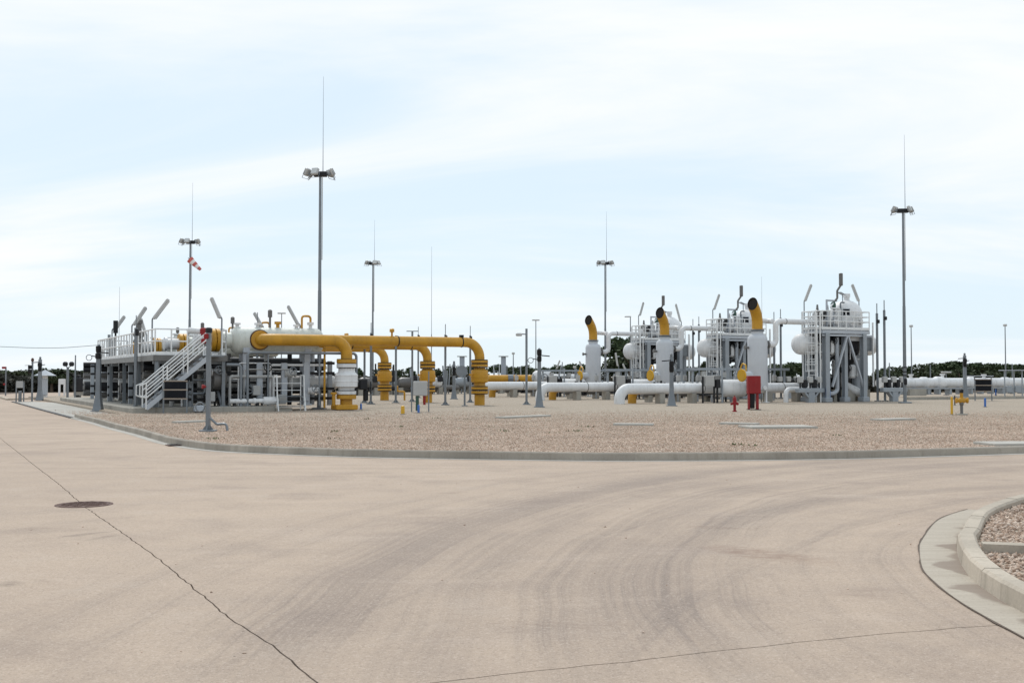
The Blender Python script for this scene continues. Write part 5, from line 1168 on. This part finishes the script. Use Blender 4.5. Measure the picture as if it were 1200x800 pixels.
# black top stack above the platform
bs = thing('vent_stack', 'stepped grey vent stack rising behind the platform rail at left', 'vent stack', LV(-2.6, 12.5, DZ), 0)
MB().lathe([(.14, 0), (.14, .9), (.3, .92), (.3, 1.0), (.2, 1.15), (.3, 1.3), (.3, 1.45), (.15, 1.5), (.13, 1.9), (.2, 1.92), (.2, 2.1)], n=16).build('stack', 'pipegrey', bs)
bs2 = thing('vent_stack', 'dark short cylinder on a thin pipe at the left end of the platform', 'vent stack', LV(-3.9, 11.6, DZ), 0)
MB().lathe([(.05, 0), (.05, 1.35), (.12, 1.36), (.12, 2.0)], n=12).build('stack', 'dark', bs2)

# signal disc post, junction box etc.
jb = G(494, 482.5, GZ); t_ = thing('junction_box', 'grey junction box on thin legs in front of the middle banded riser', 'junction box', jb)
Zj = jb.y; w_ = (AT(500, 450, Zj) - AT(483.5, 450, Zj)).x
MB().cbox((-.05, 0, AT(490, 455, Zj).z - GZ), (w_ * 1.0, .24, .62), .03).build('cabinet', 'box', t_, smooth=0)
for x in (-.42, .30): MB().box((x, 0, .85), (.05, .05, 1.7)).build('leg', 'galv', t_, smooth=0)
MB().cyl((.12, 0, .3), (.12, 0, .95), .055, n=10).build('red_gland', 'red', t_); MB().cyl((-.18, 0, .05), (-.18, 0, .95), .07, n=10).build('green_conduit', 'green', t_)
def marker(px, py, yt, mat, label, w=.09):
    b_ = G(px, py, GZ); H = AT(px, yt, b_.y).z - GZ
    t_ = thing('marker_post', label, 'marker', b_, 0, 'small coloured marker posts'); MB().lathe([(w, 0), (w, H - .05), (w * .8, H - .02), (w * .3, H)], n=12).build('tube', mat, t_); MB().lathe([(w + .04, 0), (w + .04, .03)], n=12).build('collar', 'plinth', t_)
marker(490.5, 484, 474, 'blue', 'short blue marker post just below the grey junction box', .05)
marker(423, 480, 472.5, 'blue', 'short blue marker post right of the big white valve', .045)
marker(472, 485.5, 475, 'yelbright', 'short yellow marker post left of the grey junction box', .075)
marker(1115.5, 486, 464.5, 'yelbright', 'tall yellow marker post at right beside the small yellow valve', .045)
marker(1154.5, 477, 466, 'blue', 'blue marker post in front of the right instrument panel', .05)
marker(1167, 463.5, 456, 'blue', 'distant blue marker post under the right pipeline', .06)
marker(968.6, 471.2, 453.5, 'blue', 'left one of two thin blue posts at the foot of the rightmost filter unit', .035)
marker(972.8, 471.0, 457, 'blue', 'right one of two thin blue posts at the foot of the rightmost filter unit', .035)
marker(1119, 475, 463, 'dark', 'short dark stake next to the tall yellow marker', .03)
# small signal disc post by right riser
sd_ = G(544.5, 475.5, GZ); t_ = thing('gauge_post', 'short post with round grey gauge left of the right banded riser', 'gauge', sd_)
MB().cyl((0, 0, 0), (0, 0, 1.6), .05, n=8).build('post', 'galv', t_); MB().disc((-.15, 0, 1.75), (.3, -1, 0), .3, .1, 20).build('gauge', 'galv', t_); MB().box((0, 0, .02), (.3, .3, .04)).build('base_plate', 'galv', t_, smooth=0); MB().cyl((-.15, .1, 1.75), (-.15, .7, 1.7), .22, n=16).build('gauge_body', 'pipegrey', t_)
# yellow low branch between risers
yb = G(474, 469, GZ); t_ = thing('yellow_branch', 'thin low yellow pipe bend between the two left banded risers', 'pipe', yb)
MB().pipe([(0, 0, 0), (0, 0, .55), (-.45, 0, .58), (-.45, 0, .9)], .06, .1, 10).build('pipe', 'yellow', t_)
# plinth utility box
ub = LV(-2.55, -1.75, GZ); t_ = thing('floor_box', 'small pale grey box on the gravel in front of the plinth', 'box', ub, ANG)
MB().cbox((0, 0, .17), (.42, .3, .26), .03).build('housing', 'vesselgrey', t_, smooth=0); MB().box((0, 0, .03), (.3, .2, .06)).build('foot', 'dark', t_, smooth=0)
# hydrant and hose cabinet
hp = G(861, 482.3, GZ); t_ = thing('fire_hydrant', 'small red fire hydrant in the gravel', 'hydrant', hp)
MB().lathe([(.10, 0), (.10, .04), (.06, .05), (.06, .36), (.1, .37), (.1, .42), (.075, .43), (.08, .55), (.06, .61), (.02, .64)], n=16).build('barrel', 'red', t_)
for a in (0.4, 2.7, 4.4): MB().lathe([(.045, .03), (.045, .13), (.055, .13), (.055, .17)], (0, 0, .33), (math.cos(a), math.sin(a), 0), 10).build('outlet', 'red', t_)
MB().lathe([(.02, 0), (.025, .06)], (0, 0, .63), n=5).build('operating_nut', 'red', t_)
hc = G(883.3, 480, GZ); t_ = thing('hose_cabinet', 'red fire hose cabinet on a red stand in front of the rightmost silencer', 'cabinet', hc, R(6)); k_ = 1 / 0.0413 / 24.2
MB().cbox((-.0, 0, 1.12), (.58, .30, .80), .02).build('cabinet', 'red', t_, smooth=0)
MB().box((-.0, -.158, 1.12), (.52, .02, .74)).build('door', 'red', t_, smooth=0)
MB().cbox((.31, -.02, 1.12), (.05, .1, .16), .01).build('handle', 'box', t_, smooth=0)
for x in (-.23, .12): MB().box((x + (.04 if x > 0 else 0), 0, .37), (.06 if x < 0 else .1, .16, .72)).build('leg', 'red', t_, smooth=0)
MB().cbox((-.07, .02, .40), (.2, .18, .68), .02).build('hose_reel_box', 'black', t_, smooth=0)
MB().box((0, 0, .015), (.55, .4, .03)).build('base_plate', 'dark', t_, smooth=0)
# small yellow valve at right
yv_ = G(1127, 486, GZ); t_ = thing('yellow_valve', 'small yellow valve on a dark stem at the right of the gravel yard', 'valve', yv_); t_.scale = (.62, .62, .72)
MB().cbox((0, 0, .03), (.62, .5, .08), .02).build('base_plate', 'plinth', t_, smooth=0)
MB().lathe([(.12, .05), (.09, .12), (.09, .5), (.13, .55), (.13, .7)], n=14).build('stem', 'pipegrey', t_)
MB().lathe([(.10, 0), (.15, .02), (.15, .1), (.09, .14), (.16, .3), (.16, .5), (.09, .66), (.15, .7), (.15, .78), (.1, .8)], (-.38, 0, .78), (1, 0, 0), 16).build('body', 'yellow', t_)
MB().lathe([(.08, 0), (.1, .1), (.1, .3)], (0, 0, .88), n=12).build('bonnet', 'yellow', t_); MB().cbox((.0, 0, 1.28), (.22, .2, .2), .03).build('actuator', 'dark', t_, smooth=0)

# ================================================================== RIGHT PIPELINE AND BACKGROUND PLANT
rpA = AT(1030, 448, 79.5); rp = thing('white_pipeline', 'long thick white pipeline on low supports at the right, before the trees', 'pipeline', (rpA.x, rpA.y, GZ), ANG)
MB().lathe([(.36, 0), (.36, 30)], (0, 0, 1.02), (1, 0, 0), 28).build('pipe', 'white', rp)
for x, w_, r_ in ((4.2, .5, .44), (5.7, .7, .47), (9.2, .5, .45), (13.0, .6, .42)): MB().lathe([(.36, 0), (r_, .12), (r_, w_), (.36, w_ + .12)], (x, 0, 1.02), (1, 0, 0), 26).build('sleeve', 'white', rp)
for k in range(16): MB().cbox((1.0 + k * 1.15, -.3, .42), (.22, .5, .5), .02).build('support', 'greysteel', rp, smooth=0)
MB().bar((.2, -.55, .62), (19, -.55, .62), .08, .1).build('rail_beam', 'greysteel', rp, smooth=0)
MB().bar((2.2, -.6, .35), (3.9, -.6, .35), .4, .5).build('concrete_block', 'plinth', rp, smooth=0)
for x, z in ((3.2, 1.36), (6.5, 1.4), (11.0, 1.36)): MB().lathe([(.12, 0), (.12, .2), (.2, .21), (.2, .3)], (x, 0, z), n=12).build('nozzle', 'white', rp)
ke = thing('low_wall', 'low grey concrete channel edge running below the right pipeline', 'edge', G(1063, 468.5, GZ), 0)
e1 = G(1240, 466.5, GZ) - G(1063, 468.5, GZ); MB().bar((0, 0, .08), e1 + Vector((0, 0, .08)), .25, .16).build('edge', 'plinth', ke, smooth=0); MB().bar((.2, .9, .06), e1 + Vector((0, 1.1, .06)), .2, .12).build('edge', 'plinth', ke, smooth=0)
# second sunshade
ss = G(1187, 464.5, GZ); t_ = thing('sunshade_rack', 'flat sunshade on dark legs at the far right of the pipeline', 'rack', ss)
MB().box((0, 0, 1.95), (1.7, .9, .06)).build('roof', 'vesselgrey', t_, smooth=0)
for x in (-.6, .1, .7): MB().box((x, 0, .96), (.07, .07, 1.92)).build('leg', 'greysteel', t_, smooth=0)
for x in (-.3, .35): MB().cbox((x, -.05, .55), (.45, .25, .5), .03).build('cabinet', 'greysteel', t_, smooth=0)
# yellow pipe with white valve in the middle distance
Zc = 86; ca = AT(566, 444, Zc); t_ = thing('yellow_line', 'low yellow pipe with a grey band running into a white valve in the middle distance', 'pipe', (ca.x, ca.y, GZ), R(8))
MB().cyl((0, 0, 1.32), (4.0, 0, 1.32), .29, n=20).build('pipe', 'yellow', t_)
MB().disc((2.15, 0, 1.32), (1, 0, 0), .33, .42, 22).build('grey_band', 'galv', t_)
MB().lathe([(.30, 0), (.45, .15), (.5, .3), (.56, .6), (.56, 1.05), (.45, 1.35), (.32, 1.5)], (3.9, 0, 1.45), (1, 0, 0), 26).build('white_valve', 'white', t_)
MB().lathe([(.30, 0), (.32, .1), (.32, 2.0), (.25, 2.25), (.1, 2.33)], (5.4, 0, 1.36), (1, 0, 0), 22).build('white_barrel', 'white', t_)
for x in (.6, 2.6, 4.6, 6.8): MB().cbox((x, 0, .5), (.3, .5, 1.0), .02).build('support', 'plinth', t_, smooth=0)
handwheel(t_, (4.7, -.75, 1.45), (0, -1, 0), .25)
# far thin posts / lamps
def far_post(px, Z, ytop, label, head=None, r=.05):
    b_ = AT(px, 455, Z); b_.z = GZ if Z < 98 else 0; H = AT(px, ytop, Z).z - b_.z
    t_ = thing('distant_lamp_post', label, 'post', b_, 0, 'thin distant posts')
    MB().tube([(0, 0, 0), (0, 0, H)], r, 8, [r * 1.3, r * .8]).build('pole', 'galv', t_)
    if head == 't': MB().cbox((0, 0, H), (.75, .3, .12), .03).build('lamp_head', 'lamp', t_, smooth=0)
    if head == 'l': MB().cbox((-.22, 0, H), (.55, .22, .1), .02).build('lamp_head', 'lamp', t_, smooth=0)
    if head == 'k': MB().cbox((0, 0, H), (.28, .24, .2), .03).build('lamp_head', 'lamp', t_, smooth=0)
    MB().box((0, 0, .03), (.35, .35, .06)).build('base_plate', 'galv', t_, smooth=0)
for a in [(628, 110, 375, 'thin distant post with T-shaped lamp just right of the slim lamp post', 't'), (601.5, 105, 414, 'short distant post left of the slim lamp post', 'k'), (739, 95, 371, 'distant lamp post with a left arm beside the leftmost filter unit', 'l'),
          (1068.5, 98, 382, 'thin distant post immediately right of the right lighting mast', 'k'), (1178.8, 98, 381, 'thin distant post near the right edge of the picture', 'k'), (329.5, 105, 367, 'thin distant T-lamp rising above the nearest white vessel', 't'),
          (1042.5, 90, 425, 'short thin post left of the right lighting mast', None), (1090.5, 92, 427, 'short thin post with small plate over the pipeline', None), (1186.5, 95, 426, 'short thin post behind the far right sunshade', None), (1109, 88, 436, 'short post with pale lamps above the pipeline', 't'),
          (88, 70, 416, 'thin bare post at left beyond the apron', None), (659, 100, 424, 'thin far post above the white barrel', None), (673.5, 95, 430, 'thin low post right of the white barrel', 'k'), (594, 100, 428, 'thin far post above the low yellow pipe', None)]:
    far_post(*a)
# white T towers far behind
for px, lab in ((590, 'far white square tower with flat T top right of the right banded riser'), (541.5, 'far white square tower with flat T top between the right banded risers')):
    Z = 125; b_ = AT(px, 450, Z); b_.z = 0; t_ = thing('white_tower', lab, 'tower', b_, 0, 'far white towers with flat tops'); H = AT(px, 417.5, Z).z
    MB().box((0, 0, H / 2), (.55, .55, H)).build('shaft', 'vesselgrey', t_, smooth=0); MB().box((0, 0, H), (1.1, .9, .10)).build('cap', 'lamp', t_, smooth=0)
    for k in range(3): MB().box((-.75, 0, H * (.45 + .13 * k)), (.75, .5, .08)).build('landing', 'galv', t_, smooth=0)
    for x in (-1.1, -.45): MB().box((x, -.25, H * .38), (.08, .08, H * .76)).build('post', 'rail', t_, smooth=0)
# mid-distance plant seen between the yellow risers
rr = random.Random(3)
mid = [(432, 88, 'dark valve group far behind the leftmost banded riser'), (452, 92, 'grey valve group far behind the leftmost banded riser, slightly right'), (478, 90, 'grey valve group far behind the junction box'), (508, 94, 'valve group with white domed end behind the middle banded riser'), (543, 96, 'grey valve group far behind the gauge post'), (580, 98, 'grey valve group behind the low yellow pipe'), (612, 100, 'low dark valve group behind the leftmost thick white pipe'), (660, 98, 'low dark valve group left of the leftmost silencer')]
for px, Z, lab in mid:
    b_ = AT(px, 456, Z); b_.z = GZ; t_ = thing('valve_group', lab, 'valves', b_, ANG, 'mid-distance valve groups')
    MB().lathe([(.3, 0), (.42, .2), (.42, 1.3), (.3, 1.5)], (-.8, 0, 1.0), (1, 0, 0), 18).build('barrel', 'white' if px in (508, 580) else rr.choice(['pipegrey', 'greysteel']), t_)
    for k in range(5):
        x = rr.uniform(-1.6, 1.6); h_ = rr.uniform(1.0, 2.6)
        MB().cyl((x, rr.uniform(-.5, .5), 0), (x, 0, h_), rr.uniform(.04, .09), n=8).build('post', rr.choice(['galv', 'dark', 'greysteel']), t_)
    for x in (-.7, .6): MB().box((x, 0, .3), (.4, .5, .6)).build('support', 'plinth', t_, smooth=0)
    MB().cyl((-2.2, .2, .55), (2.4, .2, .55), .2, n=14).build('pipe', rr.choice(['dark', 'pipegrey', 'yellow']), t_)
    MB().cbox((.4, -.4, 1.3), (.4, .3, .5), .03).build('actuator', 'dark', t_, smooth=0)

# far left bits
def post_at(px, py, z0=.0): return G(px, py, z0)
t_ = thing('warning_post', 'thin post with red lamp brackets at the left edge of the picture', 'post', post_at(6.5, 463.5))
H = AT(6.5, 430, t_.location.y).z; MB().cyl((0, 0, 0), (0, 0, H), .06, n=8).build('pole', 'galv', t_); MB().cbox((-.15, 0, H - .05), (.35, .16, .18), .03).build('red_lamp', 'red', t_, smooth=0); MB().cbox((-.1, -.05, H * .4), (.18, .12, .16), .03).build('red_button', 'red', t_, smooth=0)
t_ = thing('information_board', 'small pale board on two legs left of the signal post', 'board', post_at(23, 471.0, .0))
for x in (-.22, .25): MB().box((x, 0, .62), (.06, .06, 1.24)).build('leg', 'galv', t_, smooth=0)
MB().cbox((0, -.02, 1.1), (.42, .06, .42), .01).build('board', 'box', t_, smooth=0); MB().cbox((0.02, 0, .35), (.16, .16, .7), .02).build('pedestal', 'galv', t_, smooth=0)
t_ = thing('signal_post', 'post with two dark left-facing signal lamps beside the flared detector post at far left', 'signal', post_at(37.5, 470.3, .03))
Zs = t_.location.y; H = AT(37.5, 424, Zs).z; MB().cyl((0, 0, 0), (0, 0, H), .06, n=8).build('pole', 'galv', t_)
for z in (H - .35, H - .62):
    l_ = MB().lathe([(.12, 0), (.14, .2)], (-.02, -.05, z), (-1, -.2, 0), 14).build('lamp', 'black', t_); MB().bar((-.15, -.06, z + .12), (-.42, -.1, z + .1), .22, .02).build('hood', 'black', l_, smooth=0)
MB().lathe([(.07, 0), (.1, .1), (.05, .22)], (0, 0, H), n=10).build('cap', 'iron', t_)
t_ = thing('peaked_canopy', 'small grey peaked canopy on a white column at far left', 'canopy', post_at(52.5, 466.8, .0))
Zs = t_.location.y; s_ = Zs / FPX; H = AT(52, 440, Zs).z; w_ = 9.5 * s_
MB().add([(-w_, -w_, H), (w_, -w_, H), (w_, w_, H), (-w_, w_, H), (0, 0, H + 7 * s_)], [(0, 1, 4), (1, 2, 4), (2, 3, 4), (3, 0, 4), (3, 2, 1, 0)]).build('roof', 'vesselgrey', t_, smooth=0)
MB().box((0, 0, H / 2), (.28, .28, H)).build('column', 'white', t_, smooth=0); MB().cbox((.0, -.1, H * .5), (.4, .3, H * .7), .03).build('cabinet', 'vesselgrey', t_, smooth=0)
t_ = thing('notice_board', 'white notice board on two legs beyond the apron at left', 'board', post_at(72.5, 463.8, .0))
Zs = t_.location.y; s_ = Zs / FPX; H = AT(72, 444, Zs).z
for x in (-3 * s_, 3 * s_): MB().box((x, 0, H / 2), (.14, .1, H)).build('leg', 'white', t_, smooth=0)
MB().cbox((0, -.03, H - 3 * s_), (7.5 * s_, .08, 6.5 * s_), .01).build('board', 'white', t_, smooth=0)
t_ = thing('twin_lamp_post', 'post with two round lamp heads at left beyond the apron', 'lamp', post_at(79, 468.3, .0))
Zs = t_.location.y; s_ = Zs / FPX; H = AT(79, 430, Zs).z; MB().cyl((0, 0, 0), (0, 0, H), .09, n=8).build('pole', 'galv', t_)
for x in (-3 * s_, 4.4 * s_):
    MB().bar((0, 0, H - .05), (x, 0, H + .1), .05).build('arm', 'galv', t_, smooth=0); MB().lathe([(.1, 0), (.17, .08), (.17, .24), (.08, .32)], (x, 0, H + .05), n=12).build('lamp_head', 'dark', t_)
t_ = thing('ground_unit', 'small black box on the ground beyond the apron', 'box', post_at(91.5, 468, .0)); MB().cbox((0, 0, .16), (.32, .3, .28), .03).build('body', 'black', t_, smooth=0); MB().lathe([(.02, .3), (.02, .34)], n=8).build('knob', 'black', t_)
t_ = thing('dark_machine', 'dark box machine beyond the second stair at left', 'machine', G(95, 463, 0)); MB().cbox((0, 0, .9), (1.1, 1.0, 1.2), .08).build('body', 'dark', t_, smooth=0); MB().cbox((-.3, -.1, 1.6), (.5, .5, .3), .05).build('hood', 'dark', t_, smooth=0); MB().box((0, 0, .15), (1, .8, .3)).build('base', 'plinth', t_, smooth=0)
# low kerbs beyond the apron
ke2 = MB(); pts = [G(x, y, .05) for x, y in ((-20, 463.5), (0, 465.0), (10, 468), (60, 466), (110, 464.5))]
for i in range(len(pts) - 1): ke2.bar(pts[i], pts[i + 1], .25, .14)
tag(ke2.build('far_kerb', 'kerb', smooth=0), 'low pale kerb line beyond the apron at far left', 'kerb')
# overhead cable
oc_ = [AT(x, y, 150) for x, y in ((-60, 404.5), (0, 406), (30, 407.2), (55, 407.6), (80, 407), (118, 404))]
for k in range(1): 
    o = MB().tube(catmull(oc_, 2.0), .035, 5).build('overhead_cable', 'galv'); tag(o, 'thin overhead cable sagging across the sky at far left', 'cable')

# ================================================================== VEGETATION
def leaf_cloud(n, pts_fn, size, rs):
    """n leaf clumps as small bent quads -> (verts, faces) by numpy"""
    c_ = pts_fn(n, rs); n = len(c_)
    a = rs.normal(0, 1, (n, 3)); a /= np.linalg.norm(a, axis=1, keepdims=True); b2 = rs.normal(0, 1, (n, 3)); b2 = np.cross(a, b2); b2 /= np.linalg.norm(b2, axis=1, keepdims=True) + 1e-9
    s_ = size * rs.uniform(.5, 1.3, (n, 1)); v = np.stack([c_ - a * s_, c_ - b2 * s_ * .6, c_ + a * s_, c_ + b2 * s_ * .6], 1)
    v += rs.normal(0, .12, v.shape) * size
    return v.reshape(-1, 3), np.arange(n * 4).reshape(-1, 4)
def cloud_mesh(name, v, f, mat):
    me = bpy.data.meshes.new(name); me.vertices.add(len(v)); me.vertices.foreach_set('co', v.astype(np.float32).ravel())
    me.loops.add(f.size); me.loops.foreach_set('vertex_index', f.astype(np.int32).ravel()); me.polygons.add(len(f)); me.polygons.foreach_set('loop_start', np.arange(0, f.size, 4, dtype=np.int32)); me.polygons.foreach_set('loop_total', np.full(len(f), 4, dtype=np.int32))
    me.update(calc_edges=True); me.materials.append(M[mat]); return me
def lobes(ls, fill=.5):
    def fn(n, rs):
        w = np.array([l[3] * l[4] * l[5] for l in ls]); w = w / w.sum(); k = rs.choice(len(ls), n, p=w); L_ = np.array(ls)[k]
        d = rs.normal(0, 1, (n, 3)); d /= np.linalg.norm(d, axis=1, keepdims=True); rr_ = rs.uniform(fill, 1.05, (n, 1))
        return L_[:, :3] + d * rr_ * L_[:, 3:6]
    return fn
protos = []
def make_proto(kind, seed):
    rs = np.random.default_rng(seed); rd = random.Random(seed)
    if kind == 'umbrella':
        ls = [(rd.uniform(-2.4, 2.4), rd.uniform(-2, 2), 5.0 + rd.uniform(-.3, .7), 1.3, 1.3, .75) for _ in range(9)] + [(0, 0, 5.3, 2, 2, 1.0)]; H = 6
    elif kind == 'round':
        ls = [(rd.uniform(-1.6, 1.6), rd.uniform(-1.5, 1.5), rd.uniform(2.2, 4.6), rd.uniform(.8, 1.5), rd.uniform(.8, 1.4), rd.uniform(.7, 1.2)) for _ in range(11)]; H = 5.4
    else:
        ls = [(rd.uniform(-.9, .9) * (1.2 - k / 9), rd.uniform(-.8, .8), 1.6 + k * .52, 1.35 - k * .1, 1.3 - k * .1, .6) for k in range(8)]; H = 6
    v, f = leaf_cloud(1500, lobes(ls), .30, rs); crown = cloud_mesh('crown', v, f, 'pine' if kind != 'round' else 'oak')
    tk = MB().tube([(0, 0, 0), (.05, .02, H * .3), (rd.uniform(-.2, .2), 0, H * .55), (rd.uniform(-.3, .3), .1, H * .8)], .2, 8, [.24, .18, .13, .06])
    for k in range(5):
        a = rd.uniform(0, 6.28); z = H * rd.uniform(.35, .6); tk.tube([(0, 0, z), (math.cos(a) * .7, math.sin(a) * .7, z + .7), (math.cos(a) * 1.3, math.sin(a) * 1.3, z + 1.3)], .06, 6, [.08, .06, .03])
    me = bpy.data.meshes.new('trunk'); me.from_pydata(tk.v, [], tk.f); me.materials.append(M['bark']); return (me, crown, kind)
for kd, sd2 in (('umbrella', 1), ('umbrella', 2), ('round', 3), ('round', 4), ('tall', 5), ('tall', 6), ('round', 7)): protos.append(make_proto(kd, sd2))
def tree(px, ytop, Z, proto, label, group, wscale=1.0):
    tr, cr_, kd = proto; b_ = AT(px, 450, Z); b_.z = -.06; top = AT(px, ytop, Z).z + .06
    H0 = {'umbrella': 6.2, 'round': 5.5, 'tall': 6.0}[kd]; sc = top / H0
    t_ = thing({'umbrella': 'umbrella_pine', 'round': 'round_tree', 'tall': 'pine_tree'}[kd], label, 'tree', b_, random.uniform(0, 6.28), group); t_.scale = (sc * wscale, sc * wscale, sc)
    for nm, me in (('trunk', tr), ('crown', cr_)):
        o = bpy.data.objects.new(nm, me); C.objects.link(o); o.parent = t_
    return t_
tree(738, 397, 118, protos[0], 'large dark umbrella pine behind the leftmost silencer', None, 1.0)
tree(722, 416, 125, protos[2], 'smaller round dark tree left of the umbrella pine', None, 1.3)
tree(61, 430, 112, protos[3], 'large rounded dark tree right of the peaked canopy at far left', None, 1.5)
rt = random.Random(12)
sky_r = [(1036, 430), (1052, 428), (1066, 426), (1080, 427), (1092, 429), (1104, 424), (1118, 422.5), (1132, 424), (1144, 427), (1154, 424.5), (1168, 426), (1180, 426.5), (1194, 427), (1210, 425), (1225, 426), (1240, 424)]
for x, y in sky_r: tree(x, y + rt.uniform(-2.2, 2.5), rt.uniform(128, 150), protos[rt.choice([0, 1, 2, 3, 4, 5, 6])], 'dark tree in the row beyond the right pipeline', 'trees beyond the right pipeline', rt.uniform(1.0, 1.5))
for x, y in [(1045, 433), (1075, 434), (1098, 432), (1125, 431), (1150, 433), (1176, 434), (1200, 432)]: tree(x, y, rt.uniform(112, 122), protos[rt.choice([2, 3, 6])], 'low dark tree close behind the right pipeline', 'low trees close behind the right pipeline', 1.8)
for x, y in [(585, 428), (597, 430), (608, 427), (622, 431), (636, 430), (648, 428), (660, 427), (672, 426), (683, 424), (696, 429), (420, 430), (440, 432), (462, 431), (480, 430), (510, 432), (530, 430), (552, 429), (570, 431)]:
    tree(x, y + rt.uniform(-1, 1), rt.uniform(135, 165), protos[rt.choice([0, 1, 2, 3, 4, 6])], 'small dark tree on the skyline behind the middle of the plant', 'trees behind the middle of the plant', rt.uniform(1.0, 1.4))
for x, y in [(815, 428), (828, 424), (845, 426), (905, 428), (918, 426), (930, 425), (942, 429), (820, 432), (1030, 432)]:
    tree(x, y, rt.uniform(125, 150), protos[rt.choice([1, 2, 3, 4, 6])], 'dark tree seen between the filter units', 'trees seen between the filter units', rt.uniform(1.1, 1.5))
for x, y in [(-20, 434), (-2, 434), (12, 433.5), (27, 435), (42, 434), (75, 434), (90, 435), (104, 434.5), (118, 435), (140, 435), (170, 435), (200, 436), (240, 436), (290, 436), (340, 436)]:
    tree(x, y + rt.uniform(-.6, .6), rt.uniform(135, 160), protos[rt.choice([2, 3, 6, 0])], 'low dark tree on the skyline at the far left', 'trees on the far left skyline', rt.uniform(1.3, 1.9))
# scrub mass
def band_pts(x0, x1, y0, y1, h):
    def fn(n, rs):
        x = rs.uniform(x0, x1, n); y = y0 + (y1 - y0) * rs.uniform(0, 1, n) ** 1.6
        hh = h * (.75 + .25 * np.sin(x * .7 + 2) * np.sin(x * .23)); z = hh * rs.uniform(0, 1, n) ** .7 - .05
        return np.stack([x, y, z], 1)
    return fn
rs = np.random.default_rng(77)
for nm, args, n, lab in (('scrub_belt', (-80, -22, 113, 130, 2.05), 34000, 'dark scrub belt on the flat ground at far left'), ('scrub_field', (-30, 90, 116, 132, 1.9), 34000, 'dark scrub along the foot of the distant trees')):
    v, f = leaf_cloud(n, band_pts(*args), .32, rs); o = bpy.data.objects.new(nm, cloud_mesh(nm, v, f, 'scrub')); C.objects.link(o); o['kind'] = 'stuff'; o['label'] = lab; o['category'] = 'scrub'
